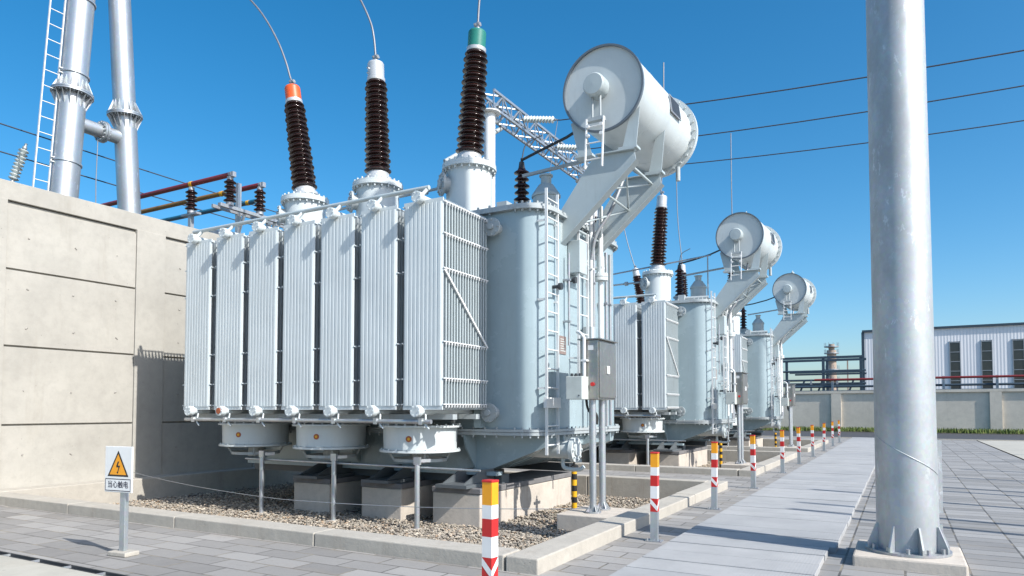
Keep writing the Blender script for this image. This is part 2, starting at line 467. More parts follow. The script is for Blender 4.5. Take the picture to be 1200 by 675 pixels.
# foundation blocks (three in a row per transformer)
BX = ((-9.95, -9.05), (-8.30, -7.42), (-6.77, -5.85))
pos = ('left', 'middle', 'right')
for i, dy in enumerate(OFF):
    for k, (a, b) in enumerate(BX):
        mb = MB()
        mb.box(a, b, 9.42+dy, 12.9+dy, GZ-0.03, 0.25)
        o = mb.build('foundation_block', M['blockc'], bevel=0.02)
        c = MB(); c.box(a-0.012, b+0.012, 9.41+dy, 12.91+dy, 0.252, 0.345)
        cap = c.build('grout_cap', M['grout'], None, 0.012)
        cap.parent = o; cap.location = cap.location - o.location
        tag(o, '%s concrete foundation block under the %s transformer' % (('leftmost', 'centre', 'rightmost')[k], ORD[i]), 'block', 'concrete foundation blocks')

# ------------------------------------------------------------------ the transformer
def shed_stack(mb, p0, p1, n, r_core, r_out, taper=0.86, seg=24):
    p0 = V(p0); p1 = V(p1); ax = p1-p0; L = ax.length; ph = L/n; prof = [(r_core, 0)]
    for k in range(n):
        q = 1-(1-taper)*k/max(1, n-1); ro = (r_out if k % 2 == 0 else r_out*0.92)*q; rc = r_core*q; h = k*ph
        prof += [(rc, h+ph*.12), (rc*1.12, h+ph*.20), (ro*.97, h+ph*.30), (ro, h+ph*.38), (ro*.985, h+ph*.46), (rc*1.1, h+ph*.80), (rc, h+ph*.9)]
    prof.append((r_core*taper, L))
    mb.lathe(p0, ax, prof, seg, True)

def rrect(x0, x1, y0, y1, r, n=7):
    pts = []
    for cx, cy, a0 in ((x1-r, y0+r, -90), (x1-r, y1-r, 0), (x0+r, y1-r, 90), (x0+r, y0+r, 180)):
        for i in range(n+1):
            a = R(a0 + 90*i/n); pts.append((cx+r*math.cos(a), cy+r*math.sin(a)))
    return pts

def solid(mb, poly, z0, z1, poly2=None):
    n = len(poly); poly2 = poly2 or poly
    lo = [(x, y, z0) for x, y in poly]; hi = [(x, y, z1) for x, y in poly2]
    mb.add(lo+hi, [(i, (i+1) % n, n+(i+1) % n, n+i) for i in range(n)], True)
    mb.add(lo, [tuple(reversed(range(n)))]); mb.add(hi, [tuple(range(n))])

def ladder_mb(p0, p1, side, w, step, r=0.018):
    p0 = V(p0); p1 = V(p1); s = V(side).normalized()*(w/2); mb = MB()
    mb.bar(p0-s, p1-s, 0.045, 0.02, side); mb.bar(p0+s, p1+s, 0.045, 0.02, side)
    L = (p1-p0).length; n = int(L/step)
    for k in range(n):
        p = p0.lerp(p1, (k+0.5)/n); mb.cyl(p-s, p+s, r*0.7, n=8)
    return mb

TR = 'power transformers in a row'
TX0, TX1, TY0, TY1, TZ0, TZ1 = -12.6, -5.05, 9.95, 13.6, 1.28, 4.95

def make_transformer():
    T = empty('power_transformer', (-8.9, 11.8, 0), 'large grey transformer nearest the viewer with seven radiators and orange, white and green capped bushings', 'transformer', TR)
    P, PR = M['paint'], M['rad']
    # tank
    mb = MB()
    plan = rrect(TX0, TX1, TY0, TY1, 0.45)
    solid(mb, plan, TZ0, TZ1-0.06)
    for x in (-11.5, -9.4, -7.7, -6.15):          # vertical stiffeners on the long sides
        mb.box(x-.07, x+.07, TY0-.14, TY0-.002, TZ0+.02, TZ1-.10); mb.box(x-.07, x+.07, TY1+.002, TY1+.14, TZ0+.02, TZ1-.10)
    tank = mb.build('tank', M['tank'], T)
    mb = MB(); solid(mb, rrect(TX0-.09, TX1+.09, TY0-.09, TY1+.09, 0.51), TZ1-.055, TZ1-.012); solid(mb, rrect(TX0-.07, TX1+.07, TY0-.07, TY1+.07, 0.50), TZ1-.008, TZ1+.035)
    for (x, y) in rrect(TX0-.045, TX1+.045, TY0-.045, TY1+.045, 0.48, 6):
        mb.cyl((x, y, TZ1-.09), (x, y, TZ1+.075), 0.022, n=6)
    for k in range(26):
        x = TX0+1+k*0.225
        mb.cyl((x, TY0-.045, TZ1-.09), (x, TY0-.045, TZ1+.075), 0.02, n=6)
    for k in range(9):
        y = TY0+.95+k*0.22
        mb.cyl((TX1+.045, y, TZ1-.09), (TX1+.045, y, TZ1+.075), 0.02, n=6)
    mb.build('cover_flange', M['rim'], T)
    mb = MB(); solid(mb, rrect(TX0-.11, TX1+.11, TY0-.11, TY1+.11, .55), 1.235, 1.278); solid(mb, rrect(TX0-.10, TX1+.10, TY0-.10, TY1+.10, .54), 1.18, 1.228)
    for (x, y) in rrect(TX0-.065, TX1+.065, TY0-.065, TY1+.065, .50, 6):
        mb.cyl((x, y, 1.14), (x, y, 1.31), 0.019, n=6)
    for k in range(28):
        x = TX0+.7+k*0.225
        mb.cyl((x, TY0-.065, 1.14), (x, TY0-.065, 1.31), 0.019, n=6)
    for k in range(11):
        y = TY0+.9+k*0.18
        mb.cyl((TX1+.065, y, 1.14), (TX1+.065, y, 1.31), 0.019, n=6)
    mb.build('bell_flange', M['rim'], T)
    # lower tank with gussets
    mb = MB()
    pl = [(TX0+.1, 1.175), (TX1-.02, 1.175), (TX1-.06, 0.98), (TX1-1.15, 0.56), (TX0+1.0, 0.56), (TX0+.14, 0.98)]
    mb.prism([(x, TY0+.28, z) for x, z in pl], (0, TY1-TY0-.56, 0))
    for x in (-6.45, -7.75, -9.05, -10.35, -11.65):
        for yy, sgn in ((TY0+.279, -1), (TY1-.279, 1)):
            mb.prism([(x-.02, yy, 1.17), (x-.02, yy+sgn*.36, 1.17), (x-.02, yy+sgn*.30, .95), (x-.02, yy+sgn*.02, .60), (x-.02, yy, .60)], (.04, 0, 0))
    for y in (TY0+.75, TY0+1.85, TY0+2.9):
        mb.prism([(TX1-1.0, y, .60), (TX1-.07, y, .95), (TX1+.06, y, 1.0), (TX1+.06, y, 1.17), (TX1-.3, y, 1.17)], (0, .03, 0))
    mb.box(TX0+.7, TX1-.85, TY0+.05, TY0+.26, .50, .56); mb.box(TX0+.7, TX1-.85, TY1-.26, TY1-.05, .50, .56)
    mb.build('lower_tank', M['tank'], T)
    mb = MB()
    for y in (TY0+.45, TY1-.45): mb.box(TX0+.6, -5.95, y-.13, y+.13, .345, .497)
    for x in (-9.5, -7.86, -6.3):
        mb.box(x-.3, x+.3, TY0-.7, TY0+.3, .348, .40)
        for q in (-.2, .2): mb.prism([(x+q-.015, TY0-.65, .402), (x+q-.015, TY0+.29, .402), (x+q-.015, TY0+.29, .60), (x+q-.015, TY0-.1, .60)], (.03, 0, 0))
    mb.build('skid_base', M['skid'], T)
    # valves and fittings on the tank
    for (x, y, z, ax) in ((-5.85, TY0, 4.62, (0,-1,0)), (-5.9, TY0, 1.55, (0,-1,0))):
        mb = MB(); mb.cyl((x, y+.01, z), (x, y-.16, z), .10); mb.cyl((x, y-.16, z), (x, y-.20, z), .155); mb.bolts((x, y-.20, z), (0,-1,0), .125, 8, .016, .02)
        mb.cyl((x, y-.205, z), (x, y-.25, z), .05); mb.build('tank_valve', M['rim'], T)
    mb = MB()
    c = Vector((-4.93, 10.72, .93)); mb.cyl((TX1-.6, 10.72, .93), c + Vector((.1, 0, 0)), .15, n=20)
    mb.cyl(c + Vector((.1,0,0)), c + Vector((.17,0,0)), .21, n=24); mb.bolts(c + Vector((.17,0,0)), (1,0,0), .165, 8, .02, .03)
    mb.cyl(c + Vector((.17,0,0)), c + Vector((.2,0,0)), .11)
    mb.tube(smooth_path([c+Vector((-.1,.05,-.1)), c+Vector((-.1,.05,-.28)), c+Vector((.0,.05,-.33)), c+Vector((.2,.05,-.33)), c+Vector((.28,.05,-.28))]), .035)
    mb.build('drain_valve', M['paint2'], T)
    mb = MB()
    mb.box(TX1+.001, TX1+.012, 10.66, 10.92, 2.55, 2.86)      # nameplate by the ladder
    np_ = mb.build('nameplate', M['plate'], T)
    mb = MB()
    for k in range(6): mb.box(TX1+.012, TX1+.0135, 10.69, 10.89-.03*(k % 3), 2.60+.04*k, 2.614+.04*k)
    mb.build('printed_lines', M['boxg'], np_)
    for (y, z) in ((10.42, 3.65), (11.0, 3.85), (11.3, 2.2)):
        mb = MB(); mb.cyl((TX1, y, z), (TX1+.12, y, z), .03, n=8); mb.cyl((TX1+.12, y, z), (TX1+.17, y, z), .06, n=12); mb.build('sampling_cock', M['dark'], T)
    # ladders
    mb = ladder_mb((-4.99, 10.27, .87), (-4.99, 10.27, 5.22), (0, 1, 0), .42, .30)
    mb.box(-5.02, -4.96, 10.01, 10.53, 1.63, 1.80)
    for z in (1.95, 3.4, 4.7):
        for y in (10.07, 10.47): mb.bar((-4.99, y, z), (TX1-.1, y, z), .03, .03)
    mb.build('ladder', M['white'], T)
    mb = ladder_mb((-4.86, 11.25, 2.1), (-4.86, 11.25, 4.75), (0, 1, 0), .40, .30)
    for z in (2.5, 4.2):
        for y in (11.07, 11.43): mb.bar((-4.86, y, z), (TX1-.1, y, z), .03, .03)
    mb.build('ladder', M['white'], T)
    # pipes, conduits and relay boxes on the +X side
    for (y, z0, z1, r, x) in ((11.62, 1.4, 5.3, .035, -4.86), (11.85, .9, 5.2, .022, -4.90), (12.05, 1.5, 5.4, .05, -4.85), (12.4, 1.3, 4.6, .03, -4.88), (12.6, 1.3, 4.6, .03, -4.88), (10.85, 2.7, 4.3, .02, -4.95)):
        mb = MB(); mb.cyl((x, y, z0), (x, y, z1), r, n=10)
        for q in (.25, .7): mb.box(TX1-.02, x+r+.008, y-r-.015, y+r+.015, z0+(z1-z0)*q, z0+(z1-z0)*q+.03)
        mb.build('conduit', M['white'] if r > .03 else M['galvd'], T)
    mb = MB(); mb.box(TX1+.01, TX1+.24, 11.0, 11.32, 3.98, 4.55); mb.build('relay_box', M['paint'], T, .01)
    mb = MB(); mb.box(TX1+.05, TX1+.22, 11.55, 11.75, 2.86, 3.10); mb.build('junction_box', M['rim'], T, .008)
    mb = MB(); mb.cyl((-4.85, 12.05, 4.0), (-4.85, 12.05, 4.06), .14); mb.cyl((-4.85, 12.05, 4.07), (-4.85, 12.05, 4.13), .14)
    mb.bolts((-4.85, 12.05, 4.13), (0,0,1), .11, 8, .014, .02); mb.cyl((-4.85, 12.05, 4.13), (-4.85, 12.05, 4.45), .075, n=12)
    mb.build('pipe_flange', M['paint2'], T)
    # radiators
    RX0, W, PT, RY0, RY1, RZ0, RZ1 = -11.94, .735, .876, 8.50, 9.76, 1.60, 4.80
    for k in range(7):
        x0 = RX0 + k*PT; x1 = x0 + W
        mb = MB()
        # fluted front fin
        prof = []; nfl = 9; fw_ = (W-.05)/nfl
        for j in range(nfl):
            a = x0+.025+j*fw_
            prof += [(a, RY0+.007), (a+fw_*.22, RY0), (a+fw_*.78, RY0), (a+fw_, RY0+.007)]
        prof = [(x0, RY0+.022)] + prof + [(x1, RY0+.022), (x1, RY0+.03), (x0, RY0+.03)]
        lo = [(x, y, RZ0+.06) for x, y in prof]; hi = [(x, y, RZ1-.06) for x, y in prof]; n = len(prof)
        for i in range(n):
            j = (i+1) % n
            mb.add([lo[i], lo[j], hi[j], hi[i]], [(0,1,2,3)])
        mb.box(x0, x1, RY0+.012, RY0+.032, RZ1-.06, RZ1); mb.box(x0, x1, RY0+.012, RY0+.032, RZ0, RZ0+.06)
        nf = 17; x1f = x1; x1 = x1 - (0 if k == 6 else .07)
        for j in range(1, nf):
            y = RY0+.02+(RY1-RY0-.04)*j/(nf-1)
            e = .012
            mb.prism([(x0, y, RZ0+.03), (x0+.03, y, RZ0), (x1-.03, y, RZ0), (x1, y, RZ0+.03), (x1, y, RZ1-.03), (x1-.03, y, RZ1), (x0+.03, y, RZ1), (x0, y, RZ1-.03)], (0, e, 0))
            mb.m = 1
            if k == 6: mb.box(x1-.02, x1+.004, y-.006, y+e+.006, RZ0+.04, RZ1-.04)  # sun-facing fin lips take a darker paint to tone down direct sun
            mb.m = 0
        x1 = x1f
        # tie rods along both flanks
        mb.m = 2 if k == 6 else 0
        for z in (1.68, 2.07, 2.62, 3.73, 4.26, 4.74):
            for xx in (x0-.016, x1+.016):
                mb.cyl((xx, RY0+.01, z), (xx, RY1+.03, z), .011, n=6)
            if k == 6:
                for j in range(16):
                    y = RY0+.07+j*.077; mb.box(x1+.006, x1+.03, y, y+.014, z-.045, z+.01)
            else:
                mb.box(x1-.01, x1+.03, RY0+.04, RY0+.07, z-.012, z+.012)
        if k == 6: mb.bar((x1+.03, RY0+.02, 3.70), (x1+.03, RY1-.02, 2.62), .022, .03)
        rad = mb.build('radiator', [PR, P, M['white']], T)
        # header tubes and end discs
        xc = (x0+x1)/2
        for z, nm in ((RZ1+.02, 'top_header'), (RZ0-.02, 'bottom_header')):
            mb = MB(); mb.cyl((xc-.02, RY0-.02, z), (xc-.02, TY0+.02, z), .062, n=14)
            mb.cyl((xc-.02, RY0-.15, z), (xc-.02, RY0-.05, z), .090, n=20); mb.cyl((xc-.02, RY0-.05, z), (xc-.02, RY0+.02, z), .072, .06, n=20)
            mb.bolts((xc-.02, RY0-.15, z), (0,-1,0), .07, 6, .010, .012)
            if nm[0] == 't': mb.cyl((xc-.02, RY0-.06, z), (xc+.06, RY0+.03, z+.15), .03, n=10)
            else:
                mb.tube(smooth_path([(xc+.05, RY0+.03, z-.05), (xc+.08, RY0-.01, z-.13), (xc+.08, RY0-.02, z-.2), (xc+.16, RY0-.03, z-.27)], 4), .014, 6)
            mb.build(nm, PR, rad)
            if k == 1 and nm[0] == 'b':
                mb = MB(); mb.cyl((xc-.02, RY0-.152, z), (xc-.02, RY0-.166, z), .055, n=16); o = mb.build('end_cap', M['rust'], rad); o['label'] = 'rusty orange end cap'
    # manifold pipes
    mb = MB(); mb.cyl((-11.75, RY0+.03, 4.99), (-6.22, RY0+.03, 4.99), .035, n=12); mb.build('top_pipe', P, T)
    mb = MB(); mb.cyl((-11.80, RY0-.03, 1.42), (-6.12, RY0-.03, 1.42), .034, n=12)
    for k in range(7): mb.box(-11.58+k*PT, -11.52+k*PT, RY0-.075, RY0+.02, 1.375, 1.47)
    mb.build('bottom_pipe', M['galv'], T)
    mb = MB()
    for y in (RY0+.35, RY1-.25): mb.box(-11.95, -5.95, y-.06, y+.06, 1.45, 1.53)
    mb.build('radiator_beam', M['rim'], T)
    # fans under the radiators
    for xc in (-10.87, -8.92, -6.95):
        yc = 9.32
        mb = MB()
        mb.lathe((xc, yc, .92), (0,0,1), [(.58, .03), (.60, .04), (.61, .40), (.61, .43)], 40)
        mb.lathe((xc, yc, .92), (0,0,1), [(.50, .0), (.665, .0), (.665, .035), (.58, .035)], 40)
        mb.lathe((xc, yc, .92), (0,0,1), [(.61, .395), (.68, .395), (.68, .425), (.58, .425)], 40)
        mb.bolts((xc, yc, 1.345), (0,0,1), .645, 24, .014, .03); mb.bolts((xc, yc, .955), (0,0,1), .635, 24, .012, .02)
        for q in range(4):
            a = PI/4+q*PI/2; mb.bar((xc+.55*math.cos(a), yc+.55*math.sin(a), 1.34), (xc+.55*math.cos(a), yc+.55*math.sin(a), 1.46), .05, .05)
        fan = mb.build('cooling_fan', M['paint2'], T)
        mb = MB()
        for r in (.12, .24, .36, .48): mb.lathe((xc, yc, .90), (0,0,1), [(r-.008, 0), (r+.008, 0), (r+.008, .012), (r-.008, .012), (r-.008, 0)], 28)
        for q in range(6):
            a = q*PI/3; mb.bar((xc, yc, .895), (xc+.56*math.cos(a), yc+.56*math.sin(a), .895), .02, .012)
        mb.cyl((xc, yc, .72), (xc, yc, .93), .14, n=20)
        mb.lathe((xc, yc, .76), (0,0,1), [(.40, 0), (.44, 0), (.44, .05), (.40, .05), (.40, 0)], 32)
        for q in range(4):
            a = PI/4+q*PI/2; mb.bar((xc+.42*math.cos(a), yc+.42*math.sin(a), .76), (xc+.52*math.cos(a), yc+.52*math.sin(a), .93), .03, .03)
        mb.build('fan_guard', M['rim'], fan)
        mb = MB()
        for q in range(5):
            a = q*2*PI/5
            mb.prism([(xc+.1*math.cos(a), yc+.1*math.sin(a), 1.05), (xc+.54*math.cos(a-.2), yc+.54*math.sin(a-.2), 1.03), (xc+.54*math.cos(a+.35), yc+.54*math.sin(a+.35), 1.12)], (0, 0, .012))
        mb.build('fan_blade', M['galvd'], fan)
        d = Vector((.33, -.944, 0)); pc = Vector((xc, yc, 1.14)) + d*.60
        mb = MB(); mb.cyl(pc, pc+d*.014, .048, n=18); mb.m = 1; mb.cyl(pc+d*.0145, pc+d*.017, .022, n=14)
        mb.build('badge', [M['rust'], M['yellow']], fan)
    # high voltage turrets and bushings
    for j, (bx, bz, tx, tz, capm) in enumerate(((-10.96, 6.22, -11.33, 8.22, 'orange'), (-8.98, 6.23, -9.05, 8.17, 'silver'), (-6.83, 6.22, -6.685, 8.17, 'green'))):
        by = 10.6
        mb = MB()
        mb.lathe((bx, by, 4.97), (0,0,1), [(.42, 0), (.42, 1.0)], 32)
        mb.lathe((bx, by, 5.95), (0,0,1), [(.42, 0), (.50, 0), (.50, .05), (.495, .055), (.495, .10), (.40, .10), (.30, .17), (.25, .18), (.25, .22)], 36)
        mb.bolts((bx, by, 5.9), (0,0,1), .465, 22, .018, .19)
        mb.lathe((bx, by, 4.985), (0,0,1), [(.42, 0), (.50, 0), (.50, .05), (.42, .05)], 36)
        tur = mb.build('turret', M['paint2'], T)
        dd = Vector((-.62, -.78, 0)).normalized(); pc = Vector((bx, by, 5.66)) + dd*.38
        mb = MB(); mb.cyl(pc, pc+dd*.12, .15, n=20); mb.cyl(pc+dd*.12, pc+dd*.16, .21, n=24); mb.bolts(pc+dd*.16, dd, .175, 10, .016, .022); mb.cyl(pc+dd*.16, pc+dd*.20, .09)
        mb.build('handhole_cover', M['rim'], tur)
        b0 = Vector((bx, by, bz-.08)); b1 = Vector((tx, by, tz)); ax = (b1-b0).normalized()
        s0 = b0 + ax*.14; s1 = b1
        bush = MB(); shed_stack(bush, s0, s1, 18, .175, .268, .84, 28)
        bo = bush.build('bushing', M['porc'], T)
        mb = MB(); mb.lathe(b0, ax, [(.27, -.03), (.27, .03), (.23, .04), (.22, .12), (.19, .16)], 28); mb.bolts(b0+ax*.03, ax, .245, 12, .014, .025)
        mb.build('base_flange', M['silver'], bo)
        mb = MB(); L = .43
        mb.lathe(s1, ax, [(.175, -.02), (.18, .0), (.18, .05), (.165, .055)], 24)
        mb.m = 1
        mb.lathe(s1, ax, [(.165, .06), (.165, .34), (.15, .37)], 24); mb.m = 0
        mb.lathe(s1, ax, [(.15, .37), (.05, .385), (.04, .39)], 24)
        if capm == 'silver': mb.bolts(s1+ax*.2, (-.5,-.85,0), .06, 3, .014, .18)
        mb.build('cap', [M['silver'], M[capm]], bo)
        mb = MB(); tp = s1+ax*.38
        mb.cyl(tp, tp+ax*.16, .03, n=10); mb.cyl(tp+ax*.02, tp+ax*.05, .055, n=12)
        mb.box(tp.x-.06, tp.x+.06, tp.y-.03, tp.y+.03, tp.z+.09, tp.z+.15)
        for q in (-1, 1): mb.cyl(tp+Vector((q*.04, -.05, .12)), tp+Vector((q*.04, .05, .12)), .018, n=8)
        mb.build('terminal', M['galvd'], bo)
    # pipe between turrets
    mb = MB(); mb.tube([(-10.5, 10.75, 5.75), (-9.4, 10.75, 5.80)], .03); mb.tube([(-8.55, 10.75, 5.80), (-7.25, 10.75, 5.82)], .03)
    mb.cyl((-8.0, 10.75, 5.808), (-7.9, 10.75, 5.812), .07, n=12); mb.cyl((-9.9, 10.75, 5.77), (-9.8, 10.75, 5.775), .07, n=12)
    mb.build('gas_pipe', M['rim'], T)
    # small bushing and capped canister on the cover
    c = Vector((-6.52, 12.05, TZ1+.03))
    mb = MB(); mb.cyl(c, c+Vector((0,0,.42)), .17, n=20); mb.cyl(c+Vector((0,0,.42)), c+Vector((0,0,.47)), .22, n=20); mb.build('neutral_turret', P, T)
    mb = MB(); shed_stack(mb, c+Vector((0,0,.47)), c+Vector((0,0,1.42)), 7, .085, .165, .95, 20); b2 = mb.build('bushing', M['porc'], T)
    mb = MB(); mb.cyl(c+Vector((0,0,1.42)), c+Vector((0,0,1.56)), .07, .05, 14); mb.cyl(c+Vector((0,0,1.56)), c+Vector((0,0,1.64)), .025, n=8); mb.build('terminal', M['dark'], b2)
    p = c+Vector((0,0,1.60))
    mb = MB(); mb.tube([p, p+Vector((.5,-.2,.03)), (-5.4, 11.75, 6.72), (-4.6, 11.6, 6.95)], .028); mb.tube(smooth_path([p, p+Vector((.05,.1,.35)), p+Vector((.3,.3,.55))]), .012, 6)
    mb.build('earth_conductor', M['dark'], T)
    c = Vector((-5.78, 11.65, TZ1+.03))
    mb = MB(); mb.lathe(c, (0,0,1), [(.25, 0), (.25, .62), (.275, .62), (.275, .66), (.14, .86), (.10, .87), (.10, 1.02), (.13, 1.02), (.13, 1.05), (.001, 1.06)], 28)
    can = mb.build('relief_canister', P, T)
    mb = MB(); mb.bar(c+Vector((-.45,-.1,1.08)), c+Vector((.95,.2,1.28)), .07, .05); mb.build('crossbar', M['rim'], can)
    mb = MB()
    for k, (x, y) in enumerate(((-6.0, 10.5), (-6.2, 10.7))): mb.tube([(x, y, 5.12), (x+.6, y+.1, 5.14), (x+.75, y+.12, 5.0)], .045)
    mb.cyl((-6.1, 10.45, 5.12), (-5.2, 10.6, 5.12), .055, n=10); mb.box(-6.1, -5.9, 10.35, 10.55, 5.0, 5.22); mb.build('cover_pipe', M['rim'], T)
    # conservator
    A = Vector((-4.27, 10.72, 6.98)); Bc = Vector((-4.27, 13.85, 7.20)); ax = (Bc-A).normalized(); r = .70; Lc = (Bc-A).length
    mb = MB()
    mb.lathe(A, ax, [(r, .0), (r, Lc-.06)], 56); mb.lathe(A, ax, [(r-.012, .035), (r+.018, .0), (r+.018, .04), (r, .045)], 56)
    for q in (.9, 2.3): mb.lathe(A, ax, [(r, q-.006), (r+.004, q-.004), (r+.004, q+.004), (r, q+.006)], 56)
    cons = mb.build('conservator', M['paint2'], T)
    mb = MB(); mb.cyl(A+ax*.036, A+ax*.06, r-.012, n=56); mb.build('end_plate', M['paint2'], cons)
    mb = MB(); mb.lathe(A, ax, [(r-.012, .06), (r-.012, -.012), (r+.02, -.012), (r+.02, .05), (r-.012, .06)], 56); mb.build('rim_shade_ring', M['rimd'], cons)  # dark ring puts the shaded edge gap of the lip into colour
    mb = MB(); mb.lathe(A+ax*(Lc-.12), ax, [(r, 0), (r+.115, 0), (r+.115, .05), (r+.10, .055), (r+.115, .06), (r+.115, .11), (r*.6, .17), (.0005, .2)], 56)
    mb.bolts(A+ax*(Lc-.17), ax, r+.065, 28, .022, .20); mb.build('end_flange', M['paint2'], cons)
    mb = MB(); mb.m = 0; g0 = A+Vector((-.07, 0, .02)); mb.lathe(g0, -ax, [(.19, -.03), (.19, .20), (.165, .24), (.0005, .245)], 32); mb.build('oil_gauge', M['paint'], cons)
    mb = MB()
    for q in (-.07, .07): mb.cyl(g0-ax*.09+Vector((q, 0, -.17)), g0-ax*.09+Vector((q, 0, -.55)), .022, n=8)
    mb.box(g0.x-.15, g0.x+.15, g0.y-.14, g0.y-.04, g0.z-.60, g0.z-.54); mb.build('gauge_pipe', M['rim'], cons)
    mb = ladder_mb(g0+Vector((0,-.22,-1.42)), g0+Vector((0,-.14,-.56)), (1,0,0), .30, .27)
    for q in (-.12, .12):
        for zz in (-.7, -.85): mb.cyl(g0+Vector((q,-.20,zz)), g0+Vector((q,-.14,zz)), .03, n=10)
    mb.build('short_ladder', M['white'], cons)
    n1 = Vector((math.cos(R(8)), 0, math.sin(R(8)))); tdir = Vector((-math.sin(R(8)), 0, math.cos(R(8))))
    q0 = A+ax*1.55+n1*(r+.004); q1 = ax*.62; q2 = tdir*.34
    mb = MB(); mb.prism([q0-q2*.5, q0+q1-q2*.5, q0+q1+q2*.5, q0+q2*.5], n1*.02)
    npl = mb.build('nameplate', M['galvd'], cons)
    mb = MB(); e = n1*.0215
    mb.prism([q0+e-q2*.42+q1*.06, q0+e+q1*.94-q2*.42, q0+e+q1*.94+q2*.42, q0+e+q2*.42+q1*.06], n1*.002); mb.build('gauge_window', M['dark'], npl)
    for q in (1.1, 1.35, 2.2):
        mb = MB(); p = A+ax*q+Vector((0,0,r-.01)); mb.cyl(p, p+Vector((0,0,.16)), .035, n=10); mb.cyl(p+Vector((0,0,.16)), p+Vector((0,0,.2)), .06, n=10); mb.build('breather_stub', M['paint'], cons)
    mb = MB(); mb.tube(smooth_path([A+ax*1.1+Vector((0,0,r+.12)), A+ax*1.2+Vector((0,0,r+.26)), A+ax*1.4+Vector((0,0,r+.14))]), .015, 6); mb.build('lifting_loop', M['paint'], cons)
    mb = MB(); p = A+ax*(Lc-.2)+Vector((.45,0,-.72)); mb.cyl(p, p+Vector((0,0,-.28)), .045, n=10); mb.build('drain_stub', M['rim'], cons)
    # cantilever arms carrying the conservator
    for y, yl in ((10.82, 10.82), (12.2, 12.2)):
        mb = MB()
        poly = [(TX1-.02, 4.47), (TX1-.02, 5.06), (-4.54, 5.78), (-4.48, 5.84), (-4.38, 5.87), (-3.75, 5.86), (-3.72, 5.70)]
        mb.prism([(x, y-.012, z) for x, z in poly], (0, .024, 0))
        
        d = Vector((-3.72-TX1, 0, 5.70-4.47)).normalized(); nn = Vector((-d.z, 0, d.x))
        a0 = Vector((TX1-.02, y-.09, 4.45)); b0 = Vector((-3.70, y-.09, 5.69))
        mb.prism([a0, b0, b0+nn*-.018, a0+nn*-.018], (0, .18, 0))
        a0 = Vector((-4.40, y-.09, 5.875)); b0 = Vector((-3.72, y-.09, 5.865)); mb.prism([a0, b0, b0+Vector((0,0,.018)), a0+Vector((0,0,.018))], (0, .18, 0))
        mb.bar((TX1-.01, y, 4.5), (TX1-.01, y, 5.0), .18, .02, (1,0,0))
        mb.build('arm', P, T)
        zc = A.z + (yl-A.y)*ax.z/ax.y
        for sgn, xf in ((-1, -4.62), (1, -3.84)):
            mb = MB()
            top = Vector((A.x+sgn*.50, yl, zc-.50)); ft = Vector((xf, yl, 5.92))
            w0, w1 = .12, .20
            mb.prism([ft+Vector((-w0,0,0)), ft+Vector((w0,0,0)), top+Vector((w1*.6 if sgn > 0 else .10,0,.10)), top+Vector((-.06 if sgn > 0 else -w1*.6,0,.05 if sgn < 0 else -.05))], (0, .018, 0))
            mb.bar(ft+Vector((0,.06,.0)), top+Vector((0,.06,0)), .018, .13, (1,0,0)); mb.box(ft.x-.16, ft.x+.16, yl-.09, yl+.11, 5.885, 5.925); mb.build('saddle_leg', P, T)
    mb = MB()
    L0 = [(-4.9, 4.75), (-4.35, 5.3), (-3.9, 5.72)]
    for (x, z) in L0: mb.cyl((x, 10.82, z), (x, 12.2, z), .025, n=8)
    for (x, z), (x2, z2) in zip(L0[:-1], L0[1:]):
        mb.cyl((x, 10.82, z), (x2, 12.2, z2), .02, n=8); mb.cyl((x, 12.2, z), (x2, 10.82, z2), .02, n=8)
    mb.build('brace', P, T)
    mb = MB(); mb.tube(smooth_path([(-4.27, 12.0, 6.35), (-4.3, 11.9, 5.9), (-4.5, 11.7, 5.2), (-4.75, 11.6, 4.75), (-4.86, 11.62, 4.3)]), .034, 10)
    mb.build('oil_pipe', M['galvd'], T)
    return T

T1 = make_transformer()
TRS = [T1]
for i, lab in ((1, 'mid sized looking grey transformer standing second in the row, behind the nearest one'), (2, 'smallest looking grey transformer at the far end of the row')):
    c = copy_tree(T1); c.location.y += OFF[i]; c['label'] = lab; TRS.append(c)
# the rear two transformers carry plain grey caps
for T in TRS[1:]:
    for bo in T.children:
        if bo.name.startswith('bushing'):
            for cp in bo.children:
                if cp.name.startswith('cap'):
                    for sl in cp.material_slots: sl.link = 'OBJECT'; sl.material = M['silver']
mb = MB(); mb.cyl((-8.9, 10.95, 6.18), (-5.2, 10.95, 6.52), .025, n=8)
for x in (-8.8, -5.3): mb.cyl((x, 10.95, 4.98), (x, 10.95, 6.18+(x+8.9)*.092), .02, n=8)
mb.build('cover_rail', M['galvd'], T1).parent = TRS[1]

# post-and-rail pipe stand before each fan row
for i, dy in enumerate(OFF):
    S = empty('pipe_stand', (-8.36, 8.8+dy, GZ), 'thin grey pipe rail on three posts in front of the %s transformer fans' % ORD[i], 'pipe stand', 'pipe stands in the pits')
    for x in (-10.1, -8.36, -6.62):
        mb = MB(); mb.cyl((x, 8.8+dy, GZ-.02), (x, 8.8+dy, .74), .042, n=14); mb.box(x-.06, x+.06, 8.78+dy, 8.82+dy, .74, .86)
        mb.bar((x, 8.8+dy, .80), (x+.1, 9.0+dy, .80), .04, .05); mb.build('post', M['galv'], S)
        mb = MB(); mb.box(x-.09, x+.09, 8.71+dy, 8.89+dy, GZ, GZ+.05); mb.build('foot_plate', M['blockc'], S)
    mb = MB(); mb.cyl((-10.6, 8.86+dy, .70), (-5.5, 8.86+dy, .69), .018, n=8); mb.build('rail', M['galv'], S)

